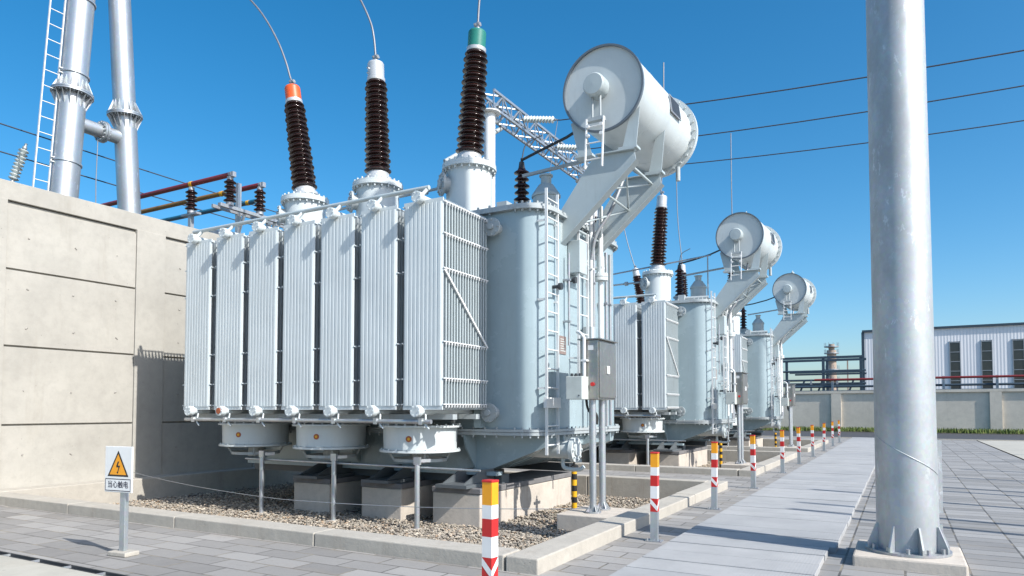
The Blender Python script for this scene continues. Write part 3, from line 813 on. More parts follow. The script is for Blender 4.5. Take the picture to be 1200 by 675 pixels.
# ------------------------------------------------------------------ control cabinets on posts
for i, dy in enumerate(OFF):
    S = empty('control_cabinet', (-4.25, 10.4+dy, 0), 'stainless steel control cabinet on two posts beside the %s transformer' % ORD[i], 'cabinet', 'control cabinets beside the transformers')
    x0, x1, y0, y1, z0, z1 = -4.44, -4.13, 10.14+dy, 10.88+dy, 1.76, 2.70
    mb = MB(); mb.box(x0, x1, y0, y1, z0, z1); mb.build('body', M['stain'], S, .008)
    mb = MB(); mb.box(x1+.002, x1+.022, y0+.03, y1-.02, z0+.03, z1-.03); d = mb.build('door', M['stain'], S, .006)
    mb = MB(); mb.box(x1+.0225, x1+.045, y0+.30, y0+.40, (z0+z1)/2-.06, (z0+z1)/2+.07); mb.build('door_tag', M['white'], d, .008)
    mb = MB(); mb.box(x0-.03, x1+.05, y0-.03, y1+.03, z1+.002, z1+.025); mb.build('rain_hood', M['stain'], S, .006)
    mb = MB(); mb.box(x0+.14, x0+.23, y0-.004, y0-.0005, z1-.16, z1-.08); mb.build('label_plate', M['white'], S)
    mb = MB(); mb.cyl((x1-.09, y0-.001, z0+.24), (x1-.09, y0-.03, z0+.24), .032, n=14); mb.build('stop_button', M['red'], S)
    mb = MB(); mb.box(x0-.12, x0+.15, y0-.27, y0-.003, z0+.0, z0+.36); bx = mb.build('small_box', M['boxg'], S, .008)
    mb = MB(); mb.cyl((x0+.10, y0-.275, z0+.06), (x0+.10, y0-.268, z0+.06), .012, n=8)
    for q in (-.07, 0, .07): mb.cyl((x0+q, y0-.15, z0+.36), (x0+q, y0-.15, z0+.41), .025, n=8)
    mb.build('gland', M['dark'], bx)
    mb = MB(); mb.cyl((x0+.10, y0-.06, z0+.36), (x0+.10, y0-.06, z1+.04), .028, n=12); mb.tube(smooth_path([(x0+.10, y0-.06, z1+.03), (x0+.04, y0-.04, z1+.10), (x0-.05, y0+.02, z1+.14)]), .028, 10)
    mb.box(x0+.05, x0+.15, y0-.09, y0-.001, z0+.60, z0+.63); mb.build('conduit', M['white'], S)
    for y in (10.22+dy, 10.62+dy):
        mb = MB(); mb.cyl((-4.26, y, 0.0), (-4.26, y, 1.757), .055, n=20); mb.build('post', M['galv'], S)
        mb = MB(); mb.cyl((-4.26, y, -.015), (-4.26, y, .01), .13, n=20); mb.bolts((-4.26, y, .01), (0,0,1), .1, 4, .014, .04)
        for q in range(4):
            a = q*PI/2+PI/4; mb.prism([(-4.26+.05*math.cos(a), y+.05*math.sin(a), .01), (-4.26+.12*math.cos(a), y+.12*math.sin(a), .01), (-4.26+.05*math.cos(a), y+.05*math.sin(a), .12)], (.008*-math.sin(a), .008*math.cos(a), 0))
        mb.build('foot_plate', M['galvd'], S)
    for k, y in enumerate((10.3+dy, 10.5+dy)):
        mb = MB(); mb.tube(smooth_path([(-4.36, y-.1, 1.76), (-4.35, y-.06, 1.62), (-4.30, y, 1.5), (-4.30, y, 1.36)]), .02, 8); mb.build('cable', M['rubber'], S)
    # concrete pad carrying the posts, inside the kerb
    mb = MB(); mb.box(-4.72, -3.47, 9.85+dy, 10.95+dy, GZ-.02, -.016)
    o = mb.build('concrete_pad', M['blockc'], bevel=.015); tag(o, 'low concrete pad under the control cabinet posts of the %s transformer' % ORD[i], 'pad', 'concrete pads under the control cabinets')
    # black and yellow striped post
    mb = MB(); x, y = -5.02, 11.2+dy; z = GZ-.02; k = 0
    while z < .62:
        mb.m = k % 2; zz = min(z+.10, .64); mb.cyl((x, y, z), (x, y, zz), .048, n=14, caps=(zz > .6)); z += .10; k += 1
    mb.m = 1; mb.cyl((x, y, .64), (x, y, .72), .02, n=8); mb.cyl((x, y-.12, .60), (x, y+.14, .60), .022, n=8)
    o = mb.build('striped_pipe', [M['yellow'], M['black']]); tag(o, 'black and yellow striped pipe standing under the drain valve of the %s transformer' % ORD[i], 'pipe', 'striped pipes')

# ------------------------------------------------------------------ bollards
BY = (4.42, 8.31, 11.42, 14.83, 18.8, 22.1, 25.75, 29.6, 33.6, 37.4)
bl = ('red and white striped bollard nearest the viewer, cut by the bottom edge', 'red and white striped bollard beside the nearest kerb, second from the viewer', 'third red and white bollard from the viewer, beside the far end of the nearest kerb', 'fourth red and white bollard from the viewer, left of the walkway', 'fifth red and white bollard from the viewer', 'sixth red and white bollard from the viewer', 'seventh red and white bollard from the viewer', 'eighth red and white bollard, third from the far end', 'ninth red and white bollard, last but one in the row', 'farthest red and white bollard at the end of the row')
def make_bollard():
    S = empty('bollard', (-2.66, BY[0], 0), bl[0], 'bollard', 'striped bollards along the walkway')
    x, y, h = -2.66, BY[0], .043
    bands = [(.0, .36, 0), (.36, .52, 1), (.52, .555, 0), (.555, .67, 0), (.67, .80, 1), (.80, .90, 0), (.90, 1.065, 2)]
    mb = MB(); mats = [M['bwhite'], M['red'], M['orangey'], M['galv']]
    for z0, z1, m in bands:
        mb.m = 3 if z0 < .3 else m
        vs = [(x-h,y-h,z0),(x+h,y-h,z0),(x+h,y+h,z0),(x-h,y+h,z0),(x-h,y-h,z1),(x+h,y-h,z1),(x+h,y+h,z1),(x-h,y+h,z1)]
        mb.add(vs, [(0,1,5,4),(1,2,6,5),(2,3,7,6),(3,0,4,7)])
    e = .0012; mb.m = 0
    mb.add([(x-h,y-h-e,.52),(x-h,y-h-e,.46),(x+h,y-h-e,.37),(x+h,y-h-e,.43)], [(0,1,2,3)])
    mb.add([(x+h+e,y+h,.52),(x+h+e,y+h,.46),(x+h+e,y-h,.37),(x+h+e,y-h,.43)], [(3,2,1,0)])
    mb.m = 1
    mb.build('post', mats, S)
    mb = MB(); mb.box(x-h-.004, x+h+.004, y-h-.004, y+h+.004, 1.065, 1.083); mb.build('cap', M['red'], S, .004)
    mb = MB(); mb.box(x-.10, x+.10, y-.07, y+.07, .0005, .012)
    for q in (-.08, .08): mb.cyl((x+q, y-.04, .012), (x+q, y-.04, .035), .012, n=8)
    mb.build('base_plate', M['galvd'], S); return S
b0 = make_bollard()
for i, y in enumerate(BY):
    c = b0 if i == 0 else copy_tree(b0)
    c.location.y = y; c['label'] = bl[i]
    c.rotation_euler = (random.uniform(-.016, .016), random.uniform(-.018, .018), random.uniform(-.07, .07))

# ------------------------------------------------------------------ warning sign
S = empty('warning_sign', (-7.5, 4.66, 0), 'white warning sign on a short post with a yellow electric shock triangle', 'sign')
S.rotation_euler = (0, 0, R(6))
sx, sy = -7.55, 4.60
mb = MB(); mb.box(-7.55, -7.47, 4.63, 4.68, .02, 1.1); mb.build('post', M['galv'], S, .004)
mb = MB(); mb.box(-7.64, -7.36, 4.56, 4.74, .0005, .05); mb.build('footing', M['kerbc'], S, .01)
mb = MB(); mb.box(-7.768, -7.342, 4.605, 4.625, .69, 1.195); board = mb.build('board', M['white'], S, .006)
F = 4.6045; cx = -7.555
def tri(mb, cx, zc, s, y):
    mb.add([(cx-s, y, zc), (cx+s, y, zc), (cx, y, zc+s*1.73)], [(0,1,2)])
mb = MB(); tri(mb, cx, .865, .165, F-.001); mb.m = 1; tri(mb, cx, .884, .132, F-.002)
mb.m = 0
def strip(pts): mb.add([(cx+x, F-.003, z) for x, z in pts], [tuple(range(len(pts)))])
strip([(-.006, 1.03), (.018, 1.03), (-.006, .975), (-.028, .975)])
strip([(-.028, .985), (.034, .985), (.026, .965), (-.024, .965)])
strip([(.030, .98), (.002, .905), (-.010, .91), (.010, .97)])
strip([(-.022, .915), (.010, .915), (-.004, .893)])
mb.build('hazard_triangle', [M['black'], M['orangey']], board)
mb = MB()
for (a, b, c_, d) in ((-.20, .20, .705, .713), (-.20, .20, .832, .840), (-.20, -.193, .713, .832), (.193, .20, .713, .832)):
    mb.add([(cx+a, F-.001, c_), (cx+b, F-.001, c_), (cx+b, F-.001, d), (cx+a, F-.001, d)], [(0,1,2,3)])
mb.build('text_frame', M['ink'], board)
def text_part(txt, size, loc, rotx, mat, parent, rz=0):
    cu = bpy.data.curves.new('lettering', 'FONT'); cu.body = txt; cu.size = size; cu.align_x = 'CENTER'; cu.align_y = 'CENTER'; cu.offset = size*.012
    tmp = bpy.data.objects.new('lettering', cu); COL.objects.link(tmp)
    bpy.context.view_layer.update()
    dg = bpy.context.evaluated_depsgraph_get(); me = bpy.data.meshes.new_from_object(tmp.evaluated_get(dg))
    bpy.data.objects.remove(tmp); me.materials.clear(); me.materials.append(mat)
    o = bpy.data.objects.new('lettering', me); COL.objects.link(o); o.parent = parent
    o.location = V(loc)-V(parent['_o']); o.rotation_euler = (rotx, 0, rz); o['_o'] = tuple(parent['_o']); return o
text_part('\u5f53\u5fc3\u89e6\u7535', .082, (cx, F-.001, .772), PI/2, M['ink'], board)

# ------------------------------------------------------------------ tall concrete wall on the left
W = empty('concrete_wall', (-14.4, 22, 0), 'tall pale concrete panel wall along the left side with dark grooves', 'wall')
mb = MB(); mb.box(-14.5, -14.262, -1.0, 46.0, -.3, 5.43); mb.build('core', M['wallc'], W)
mb = MB(); mb.box(-14.52, -14.20, -1.0, 46.0, 5.45, 5.80); mb.build('coping', M['wallc'], W, .008)
py = 5.81; pil = []
while py - 3.13 > -1: py -= 3.13
first = py
while py < 46:
    mb = MB(); mb.box(-14.262, -14.175, py, py+.66, -.3, 5.452); mb.build('pilaster', M['wallc'], W, .006)
    a, b = py+.668, py+3.13-.008
    if b < 46:
        mb = MB()
        for z0, z1 in ((-.3, 1.305), (1.34, 2.75), (2.785, 4.165), (4.20, 5.36)): mb.box(-14.262, -14.20, a, b, z0, z1)
        mb.m = 1
        for z in (.75, 1.95, 3.1, 3.85, 4.8):
            for q in (.35, 1.2, 2.05): mb.cyl((-14.2, a+q+random.uniform(-.05, .05), z+random.uniform(-.04, .04)), (-14.1985, a+q, z), .016, n=8)
        mb.build('panel', [M['wallc'], M['hole']], W, .004)
    py += 3.13

# ------------------------------------------------------------------ busbars and brackets over the wall
def post_insulator(base, h, n, label, r=.15):
    S = empty('post_insulator', base, label, 'insulator', 'brown post insulators over the wall')
    b = V(base)
    mb = MB(); shed_stack(mb, b+Vector((0,0,.07)), b+Vector((0,0,h-.07)), n, r*.55, r, .96, 20); mb.build('porcelain', M['porc'], S)
    mb = MB(); mb.cyl(b, b+Vector((0,0,.08)), r*.62, n=16); mb.build('base', M['galvd'], S)
    mb = MB(); mb.cyl(b+Vector((0,0,h-.08)), b+Vector((0,0,h)), r*.5, n=16); mb.build('cap', M['galvd'], S); return S
BYs = (11.2, 12.1, 12.95)
S = empty('busbar_bracket', (-14.35, 12.1, 5.8), 'grey steel bracket frame standing on top of the concrete wall', 'bracket')
mb = MB(); mb.bar((-14.1, 10.9, 6.50), (-14.1, 13.4, 6.50), .10, .08); mb.bar((-14.35, 10.9, 6.50), (-14.35, 13.4, 6.50), .06, .08); mb.build('crossarm', M['galvd'], S)
for y in (11.65, 12.6):
    mb = MB(); mb.bar((-14.35, y, 5.8), (-14.35, y, 7.25 if y < 12 else 6.5), .10, .10); mb.bar((-14.35, y, 5.95), (-14.12, y, 6.45), .06, .05); mb.build('upright', M['galv'], S)
mb = MB(); mb.bar((-15.55, 11.2, 6.52), (-15.55, 11.2, 6.05), .10, .10); mb.bar((-15.6, 11.2, 6.05), (-14.4, 11.2, 5.92), .10, .10); mb.bar((-15.85, 11.2, 6.52), (-15.25, 11.2, 6.52), .14, .05); mb.build('outrigger', M['galvd'], S)
post_insulator((-14.1, 11.2, 6.54), .70, 5, 'brown insulator under the right end of the red busbar')
post_insulator((-14.1, 12.1, 6.54), .70, 5, 'brown insulator under the right end of the ochre busbar')
post_insulator((-15.55, 11.2, 6.55), .66, 5, 'brown insulator under the red busbar, left of its end')
for (y, m, xe, z, lab) in ((11.2, 'busred', -14.05, 7.30, 'dark red busbar pipe leading left over the concrete wall'), (12.1, 'busyel', -14.05, 7.30, 'ochre busbar pipe with a red right end, between the red and the teal ones'), (12.95, 'busblue', -15.1, 7.28, 'teal busbar pipe, lowest looking of the three over the wall')):
    S = empty('busbar', (-18, y, z), lab, 'busbar', 'busbars over the wall')
    mb = MB(); mb.cyl((-25, y, z), (xe, y, z), .062, n=16)
    if m == 'busyel': mb.m = 1; mb.cyl((-15.0, y, z), (xe+.001, y, z), .0635, n=16)
    mb.build('pipe', [M[m], M['busred']], S)
    mb = MB(); mb.cyl((xe-.06, y, z), (xe+.02, y, z), .068, n=16); mb.box(xe-.02, xe+.1, y-.05, y+.05, z-.07, z+.05); mb.build('end_clamp', M['galvd'], S)
    mb = MB(); mb.cyl((-15.6, y, z), (-15.5, y, z), .07, n=16); mb.build('band', M['yellow'], S)

# ------------------------------------------------------------------ A-frame gantry columns left
S = empty('gantry_frame', (-16.2, 9.3, -.3), 'pair of tall galvanised tubular columns with a flanged cross tube and ladder behind the wall', 'gantry')
def colpt(b, t, z): b = V(b); t = V(t); return b.lerp(t, (z-b.z)/(t.z-b.z))
def flange_joint(mb, p, ax, r):
    mb.cyl(p-ax*.035, p-ax*.004, r+.14, n=28); mb.cyl(p+ax*.004, p+ax*.035, r+.14, n=28); mb.bolts(p-ax*.06, ax, r+.085, 16, .022, .12)
    a, u, w = basis(ax)
    for i in range(16):
        t = 2*PI*(i+.5)/16; d = u*math.cos(t)+w*math.sin(t); q = a.cross(d)*.006
        for s_ in (-1, 1):
            b_ = p+a*(s_*.036)
            mb.prism([b_+d*(r-.01)-q, b_+d*(r+.13)-q, b_+a*(s_*.32)+d*(r-.01)-q], q*2)
CB = (((-16.2, 8.10, -.3), (-16.2, 8.95, 14.5)), ((-16.2, 10.48, -.3), (-16.2, 9.42, 14.5)))
for (b, t_), zf, rr in zip(CB, (8.72, 8.68), (.30, .26)):
    b = V(b); t_ = V(t_); ax = (t_-b).normalized()
    mb = MB(); mb.cyl(b, t_, rr, rr*.92, 36); mb.m = 0; flange_joint(mb, colpt(b, t_, zf), ax, rr*.95)
    for z in (7.1, 9.15, 10.9):
        q = colpt(b, t_, z)
        if rr > .28: mb.cyl(q-ax*.02, q+ax*.02, rr+.012, n=36)
    mb.build('column', M['galv'], S)
p0 = colpt(*CB[0], 8.1); p1 = colpt(*CB[1], 8.1)
mb = MB(); mb.cyl(p0, p1, .16, n=28); mid = p0.lerp(p1, .56); ax = (p1-p0).normalized()
mb.cyl(mid-ax*.05, mid-ax*.005, .25, n=28); mb.cyl(mid+ax*.005, mid+ax*.05, .25, n=28); mb.bolts(mid-ax*.08, ax, .21, 14, .025, .16); mb.build('cross_tube', M['galv'], S)
lp0 = Vector((-16.2, 7.62, -.3)); lp1 = Vector((-16.2, 8.48, 14.5))
mb = ladder_mb(lp0, lp1, (0, 1, 0), .30, .35, .016)
for z in (7.1, 9.15, 11.3):
    a = colpt(lp0, lp1, z); c_ = colpt(*CB[0], z)
    for q in (-.05, .05): mb.bar(a+Vector((.05, .12, q)), c_+Vector((.05, -.2, q)), .03, .02)
mb.build('ladder', M['white'], S)
mb = MB(); mb.tube([mid+Vector((0, -.1, -.24)), mid+Vector((0, -.12, -1.2)), mid+Vector((0, -.1, -2.4))], .012, 6)
o = mb.build('drop_wire', M['cable'], S)

# string insulator and strung wires upper left
def disc_string(name, p0, p1, n, r, mat, label, group):
    S = empty(name, V(p0), label, 'insulator', group); p0 = V(p0); p1 = V(p1); ax = (p1-p0).normalized(); L = (p1-p0).length; ph = L/n; prof = [(.03, 0)]
    for k in range(n):
        h = k*ph; prof += [(.03, h+ph*.1), (r*.5, h+ph*.18), (r, h+ph*.5), (r*.95, h+ph*.62), (r*.4, h+ph*.66), (.035, h+ph*.9)]
    mb = MB(); mb.lathe(p0, ax, prof, 20, True); mb.build('discs', mat, S)
    mb = MB()
    for q, sg in ((p0, -1), (p1, 1)): mb.cyl(q, q+ax*(sg*.16), .03, n=8); mb.cyl(q+ax*(sg*.02), q+ax*(sg*.07), .05, n=10)
    mb.build('end_fitting', M['galvd'], S); return S
disc_string('string_insulator', (-18.0, 8.30, 6.95), (-18.0, 8.52, 7.75), 9, .11, M['glassins'], 'grey green string insulator hanging above the left end of the wall', 'string insulators')
for y0, z0, sg, lab in ((-2.0, 8.05, .05, 'upper thin wire behind the left gantry columns'), (-2.0, 7.4, .05, 'lower thin wire behind the left gantry columns')):
    mb = MB(); mb.tube(catenary((-18, y0, z0+.32), (-18, 45, z0+.75), .4), .016, 6); tag(mb.build('overhead_wire', M['wire']), lab, 'wire', 'overhead wires')

# ------------------------------------------------------------------ lattice beam gantry behind
S = empty('lattice_gantry', (-13.4, 27, 0), 'galvanised lattice beam on round columns behind the nearest transformer', 'gantry')
mb = MB()
BX0, BZ0, BZ1, Ya, Yb = -13.4, 12.9, 13.58, 22.0, 33.5
hw = .30; ch = [(BX0-hw, BZ0), (BX0+hw, BZ0), (BX0-hw, BZ1), (BX0+hw, BZ1)]
for x, z in ch: mb.bar((x, Ya, z), (x, Yb, z), .09, .09)
n = 17; st = (Yb-Ya)/n
for k in range(n):
    y0, y1 = Ya+k*st, Ya+(k+1)*st
    if k % 2: y0, y1 = y1, y0
    for x in (BX0-hw, BX0+hw): mb.bar((x, y0, BZ0), (x, y1, BZ1), .05, .05)
    for z in (BZ0, BZ1): mb.bar((BX0-hw, y0, z), (BX0+hw, y1, z), .05, .05)
    for x in (BX0-hw, BX0+hw): mb.bar((x, Ya+k*st, BZ0), (x, Ya+k*st, BZ1), .045, .045)
mb.build('lattice_beam', M['galv'], S)
for y in (22.2, 31.2):
    mb = MB(); mb.cyl((BX0, y, -.3), (BX0, y, BZ0-.05), .22, n=24); mb.cyl((BX0, y, BZ0-.09), (BX0, y, BZ0-.05), .42, n=24); mb.build('column', M['white'], S)
for k, (y, z, x0, wl) in enumerate(((24.2, 13.25, -13.0, (3.6, 12.65)), (27.3, 13.15, -13.0, (3.6, 13.3)), (30.4, 13.15, -13.0, (4.0, 13.1)))):
    nm = ('nearest', 'middle', 'farthest')[k]
    p0 = Vector((x0, y, z)); p1 = Vector((x0+1.35, y, z-.30))
    disc_string('string_insulator', p0, p1, 10, .14, M['glassins'], '%s of three pale string insulators on the lattice beam' % nm, 'string insulators')
    p2 = p1+(p1-p0).normalized()*.16
    mb = MB(); mb.tube([p2, p2+Vector((.05, 0, -.02))]+catenary(p2+Vector((.1,0,-.03)), (30, y, wl[1]), 1.0, 20), .022, 6)
    tag(mb.build('overhead_wire', M['wire']), ('upper', 'middle', 'lowest')[k]+' of the three wires crossing the sky right of the conservators', 'wire', 'overhead wires')
    mb = MB(); mb.tube(smooth_path([p2, p2+Vector((-.25, -.05, -1.6)), p2+Vector((-.6, -.1, -4.5)), p2+Vector((-.5, -.1, -8))]), .014, 6)
    tag(mb.build('jumper_cable', M['cable']), 'thin drop wire hanging from the %s string insulator of the lattice beam' % nm, 'cable', 'jumper cables')
mb = MB(); mb.tube(smooth_path([(-13.7, 23.6, 12.8), (-14.2, 22.2, 11.7), (-14.6, 21.0, 10.8)]), .09, 10)
tag(mb.build('strut_insulator', M['rim']), 'dark slanting strut insulator below the lattice beam beside the green capped bushing', 'insulator')

# leads from the bushings
def lead(pts, r, lab):
    mb = MB(); mb.tube(smooth_path(pts, 8), r, 8); tag(mb.build('jumper_cable', M['cable']), lab, 'cable', 'jumper cables')
lead([(-11.40, 10.6, 8.70), (-11.47, 10.6, 8.85), (-11.60, 10.6, 9.2), (-11.87, 10.6, 9.75), (-12.30, 10.6, 10.4), (-12.83, 10.6, 11.0), (-14.2, 10.7, 12.3), (-16, 10.8, 13.6)], .021, 'bare cable curving up left from the orange capped bushing')
lead([(-9.065, 10.6, 8.63), (-9.075, 10.6, 8.75), (-9.12, 10.6, 9.1), (-9.22, 10.6, 9.45), (-9.53, 10.6, 10.05), (-10.2, 10.7, 11.0), (-11.6, 10.8, 12.4)], .021, 'bare cable curving up from the white capped bushing')
lead([(-6.65, 10.6, 8.60), (-6.645, 10.6, 8.75), (-6.62, 10.6, 9.1), (-6.55, 10.6, 9.6), (-6.5, 10.7, 11), (-6.6, 10.9, 13.0)], .021, 'bare cable rising from the green capped bushing')
dy = OFF[1]
lead([(-6.685, 10.6+dy, 8.60), (-6.68, 10.6+dy, 8.9), (-6.6, 10.6+dy, 10.5), (-6.6, 10.7+dy, 13)], .022, 'thin cable rising from the middle transformer tall right bushing')
dy = OFF[2]
lead([(-11.40, 10.6+dy, 8.70), (-11.5, 10.6+dy, 8.95), (-11.9, 10.6+dy, 10.4), (-12.3, 10.6+dy, 12.6), (-12.6, 10.7+dy, 15)], .022, 'thin cable rising from the left tall bushing of the farthest transformer')
lead([(-9.065, 10.6+dy, 8.63), (-9.08, 10.6+dy, 9.0), (-9.25, 10.6+dy, 11.0), (-9.3, 10.6+dy, 14.5)], .022, 'thin cable rising from the centre tall bushing of the farthest transformer')
lead([(-6.685, 10.6+dy, 8.60), (-6.68, 10.6+dy, 9.0), (-6.7, 10.6+dy, 11.5), (-6.7, 10.6+dy, 14.5)], .022, 'thin vertical cable rising above the middle conservator')

# guard rope across the nearest pit
mb = MB(); mb.tube(catenary((-13.75, 8.6, .35), (-8.0, 7.35, .28), .05)+catenary((-7.98, 7.35, .28), (-3.3, 7.9, .40), .05)[1:], .005, 6)
tag(mb.build('guard_rope', M['galvd']), 'thin pale rope stretched low across the front of the nearest pit', 'rope')

# ------------------------------------------------------------------ foreground column
S = empty('steel_column', (.03, 8.5, 0), 'thick galvanised steel column in the right foreground on a gusseted base', 'column')
px, py, zb = .03, 8.50, .115
mb = MB(); mb.cyl((px, py, zb+.025), (px-.02, py, 13.0), .292, .262, 64)
pts = [Vector((px+(.2905)*math.cos(a), py+.2905*math.sin(a), 1.35-.42*(i/14))) for i, a in enumerate([R(-165+150*k/14) for k in range(15)])]
mb.tube(pts, .005, 6)
mb.build('shaft', M['pole'], S)
mb = MB(); mb.cyl((px, py, zb), (px, py, zb+.025), .40, n=40); mb.bolts((px, py, zb+.025), (0,0,1), .36, 12, .02, .05)
bp = mb.build('base_plate', M['galvd'], S)
for k in range(8):
    a = 2*PI*k/8 + .35; d = Vector((math.cos(a), math.sin(a), 0)); q = Vector((-d.y, d.x, 0))*.009
    c0 = Vector((px, py, zb+.025))
    mb = MB(); mb.prism([c0+d*.285-q, c0+d*.395-q, c0+d*.395-q+Vector((0,0,.05)), c0+d*.31-q+Vector((0,0,.26)), c0+d*.285-q+Vector((0,0,.26))], q*2); mb.build('gusset', M['pole'], S)
mb = MB(); d = Vector((math.cos(R(22)), math.sin(R(22)), 0)); q = Vector((-d.y, d.x, 0))
for z0, z1, w in ((.52, 1.28, .05), (.24, .40, .035)):
    c0 = Vector((px, py, z0))+d*.28; mb.prism([c0-q*w, c0+d*.055-q*w, c0+d*.055+q*w, c0+q*w], (0, 0, z1-z0))
mb.build('access_cover', M['galvd'], S)
mb = MB(); mb.box(px-.50, px+.50, py-.50, py+.50, -.05, .113); o = mb.build('column_footing', M['blockc'], bevel=.02)
tag(o, 'square concrete footing under the thick steel column', 'footing')

for gx, gy in ((8.6, 9.4), (8.6, 10.3), (8.6, 12.4), (9.6, 14.2), (9.6, 15.0), (10.6, 17.4), (11.6, 20.0), (12.6, 24.2), (12.6, 28.5)):  # unseen poles added to cast shadow stripes across the slabs
    S = empty('shadow_pole', (gx, gy, 0), 'unseen slim pole added right of the yard to cast a shadow stripe', 'pole', 'unseen poles added for shadow stripes')
    mb = MB(); mb.cyl((gx, gy, 0), (gx, gy, 8.6), .09, .075, 20); mb.build('shaft', M['galv'], S)
    mb = MB(); mb.cyl((gx, gy, 0.005), (gx, gy, .03), .2, n=20); mb.build('base_plate', M['galvd'], S)

# ------------------------------------------------------------------ far boundary wall, grass, pipes, buildings
FW = empty('boundary_wall', (0, 60, 0), 'grey concrete boundary wall with piers across the far right background', 'wall')
ang = math.atan2(-.06, 1); dx = Vector((math.cos(ang), math.sin(ang), 0)); nx = Vector((math.sin(ang), -math.cos(ang), 0))
P0 = Vector((0, 59.0, 0))
mb = MB(); a = P0-dx*45; b = P0+dx*42; mb.prism([a, b, b-nx*.25, a-nx*.25], (0,0,2.85)); mb.build('wall_face', M['farc'], FW)
mb = MB(); a2 = a+nx*.12; b2 = b+nx*.12; mb.prism([a2, b2, b2-nx*.5, a2-nx*.5], (0,0,.20)); o = mb.build('coping', M['farc'], FW); o.location.z += 2.855
k = -36.0
for s in (-27.4, -18.6, -9.5, -4.4, 5.75, 10.8, 15.9, 21):
    mb = MB(); c0 = P0+dx*s; mb.prism([c0-dx*.35+nx*.14, c0+dx*.35+nx*.14, c0+dx*.35+nx*.002, c0-dx*.35+nx*.002], (0,0,2.84)); mb.build('pier', M['farc'], FW)
mb = MB(); gv = []; gf = []
rr = random.Random(3)
for _ in range(15000):
    s = rr.uniform(-22, 26); dpt = rr.uniform(.15, 3.0); c0 = P0+dx*s+nx*dpt; a = rr.uniform(0, PI); h = rr.uniform(.10, .38); w = rr.uniform(.03, .07); ln = rr.uniform(-.1, .1)
    b_ = len(gv); gv += [(c0.x-w*math.cos(a), c0.y-w*math.sin(a), -.03), (c0.x+w*math.cos(a), c0.y+w*math.sin(a), -.03), (c0.x+ln, c0.y+ln, h)]; gf.append((b_, b_+1, b_+2))
mb.add(gv, gf); o = mb.build('grass', M['grass']); tag(o, 'strip of short green grass along the far boundary wall', 'grass', None, 'stuff')
mb = MB(); a = P0-dx*30; b = P0+dx*32; mb.prism([a+nx*3.1, b+nx*3.1, b, a], (0,0,.03)); o = mb.build('verge', M['soil']); o['kind'] = 'structure'; o.location.z = -.015

# red pipe line behind the wall
S = empty('pipe_line', (2, 70, 0), 'red pipe line on thin posts running behind the boundary wall', 'pipe')
mb = MB(); mb.cyl((-7, 70, 4.35), (30, 70, 4.38), .10, n=12); mb.build('pipe', M['busred'], S)
mb = MB(); mb.cyl((-9, 70.4, 3.72), (30, 70.4, 3.75), .10, n=12); mb.cyl((-9, 70.8, 3.3), (30, 70.8, 3.3), .10, n=12); mb.build('lower_pipe', M['rack'], S)
for x in (-5.5, 0.3, 3.2, 7.0, 13, 19, 25):
    mb = MB(); mb.bar((x, 70.25, -.3), (x, 70.25, 4.5), .18, .18); mb.build('post', M['galvd'], S)

# pipe rack
S = empty('pipe_rack', (-7, 73, 0), 'dark blue grey steel pipe rack behind the boundary wall', 'pipe rack')
for y in (72, 76):
    for x in (-10.2, -6.4, -3.2):
        mb = MB(); mb.bar((x, y, -.3), (x, y, 6.5), .24, .24); mb.build('column', M['rack'], S)
    for z, x0, h in ((6.55, -11.0, .22), (5.15, -9.4, .16), (3.9, -10.4, .18)):
        mb = MB(); mb.bar((x0, y, z), (-2.9, y, z), .28, h); mb.build('beam', M['rack'], S)
for z in (5.4, 4.5, 4.15):
    mb = MB(); mb.cyl((-10.6, 74+z*.1, z), (-2.9, 74+z*.1, z), .10, n=12); mb.build('pipe', M['rack'], S)
for k, x in enumerate((-9.6, -8.7, -7.6, -7.1, -5.3, -4.4)):
    mb = MB(); mb.bar((x, 73.0, 3.0), (x+.5*(k % 2), 73.0, 4.4), .16, .16); mb.build('strut', M['rack'] if k % 2 else M['galvd'], S)

# white hall
S = empty('white_hall', (14, 100, 0), 'long white corrugated industrial hall with tall dark windows behind the boundary wall', 'building')
mb = MB(); mb.box(-3.45, 50, 86, 116, -.3, 10.15); mb.build('wall', M['clad'], S)
mb = MB(); mb.box(-3.65, 50.2, 85.8, 116.2, 10.152, 10.38); mb.build('roof', M['rack'], S)
mb = MB(); mb.box(-3.72, -3.44, 85.86, 86.2, -.3, 10.15); mb.build('corner_trim', M['rack'], S)
mb = MB(); mb.box(2.86, 3.06, 85.88, 85.998, -.3, 8.8); mb.build('downpipe', M['rack'], S)
for x in (4.57, 7.33, 9.98, 12.7, 15.4, 18.1, 20.8):
    mb = MB(); mb.box(x, x+.86, 85.93, 85.998, 2.4, 8.72); wn = mb.build('window', M['pane'], S)
    mb = MB()
    for q in range(7): mb.box(x+.02, x+.84, 85.90, 85.929, 2.6+q*1.0, 2.66+q*1.0)
    mb.box(x-.06, x, 85.9, 85.997, 2.4, 8.78); mb.box(x+.86, x+.92, 85.9, 85.997, 2.4, 8.78); mb.build('frame', M['galvd'], wn)

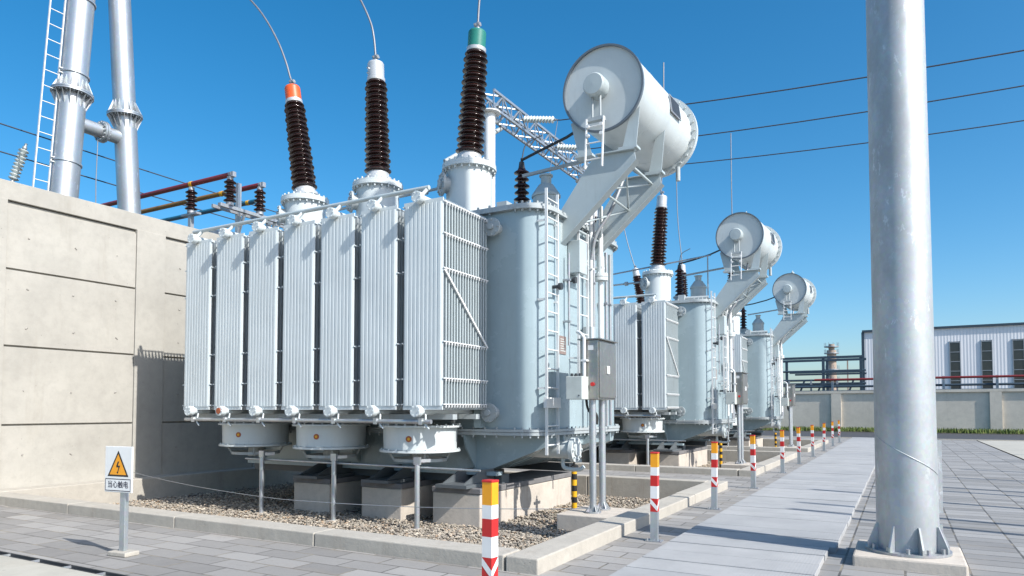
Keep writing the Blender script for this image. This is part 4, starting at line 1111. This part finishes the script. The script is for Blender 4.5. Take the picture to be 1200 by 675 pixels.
# distant process tower
S = empty('process_tower', (-11.8, 150, 0), 'distant ochre process tower rising above the pipe rack', 'tower')
mb = MB(); mb.cyl((-11.8, 150, -.3), (-11.8, 150, 13.3), .85, n=20); mb.cyl((-11.8, 150, 13.3), (-11.8, 150, 14.5), .55, n=16); mb.build('column', M['ornpipe'], S)
for z in (7.2, 9.4, 11.3, 12.6, 13.9):
    mb = MB(); mb.cyl((-11.8, 150, z), (-11.8, 150, z+.18), 1.35, n=16)
    for q in range(10):
        a = q*2*PI/10; mb.bar((-11.8+1.3*math.cos(a), 150+1.3*math.sin(a), z+.1), (-11.8+1.3*math.cos(a), 150+1.3*math.sin(a), z+.9), .06, .06)
    mb.build('platform', M['galvd'], S)
mb = MB(); mb.bar((-9.0, 150, 0), (-9.0, 150, 11.6), .25, .25); tag(mb.build('vent_stack', M['ornpipe']), 'slim vent stack right of the distant process tower', 'stack')

# ------------------------------------------------------------------ light, sky, camera
SUN_EL, SX, SY = R(39.5), .9766, -.215           # direction towards the sun
az = math.atan2(SX, SY)
L = bpy.data.lights.new('sun', 'SUN'); L.energy = 4.85; L.angle = R(.53); L.color = (1.0, .965, .915)
so = bpy.data.objects.new('sun', L); COL.objects.link(so)
d = Vector((SX*math.cos(SUN_EL), SY*math.cos(SUN_EL), math.sin(SUN_EL)))
so.rotation_euler = d.to_track_quat('Z', 'Y').to_euler(); so.location = d*60
wld = bpy.data.worlds.new('World'); SC.world = wld; wld.use_nodes = True
nt = wld.node_tree; bg = nt.nodes['Background']
sky = nt.nodes.new('ShaderNodeTexSky'); sky.sky_type = 'NISHITA'; sky.sun_disc = False
sky.sun_elevation = SUN_EL; sky.sun_rotation = az
sky.air_density = 0.9; sky.dust_density = 1.6; sky.ozone_density = 3.0; sky.altitude = 0
hs = nt.nodes.new('ShaderNodeHueSaturation'); hs.inputs['Hue'].default_value = 0.49; hs.inputs['Saturation'].default_value = 1.38; hs.inputs['Value'].default_value = 1.0
nt.links.new(sky.outputs[0], hs.inputs['Color']); nt.links.new(hs.outputs[0], bg.inputs[0]); bg.inputs[1].default_value = 0.15
cam = bpy.data.cameras.new('camera'); co = bpy.data.objects.new('camera', cam); COL.objects.link(co)
co.location = (0, 0, 1.6); co.rotation_euler = (R(90+2.33), 0, R(29.23))
cam.sensor_width = 36; cam.lens = 36*815/1200; cam.shift_y = 109.5/1200; cam.clip_end = 3000; cam.clip_start = .05
SC.camera = co
SC.render.engine = "CYCLES"; SC.cycles.diffuse_bounces = 2; SC.cycles.glossy_bounces = 3; SC.cycles.max_bounces = 5
SC.view_settings.view_transform = 'Standard'; SC.view_settings.look = 'None'; SC.view_settings.gamma = 1.0
SC.view_settings.use_curve_mapping = False; SC.view_settings.exposure = 0.38
for o in bpy.data.objects:
    if '_o' in o: del o['_o']
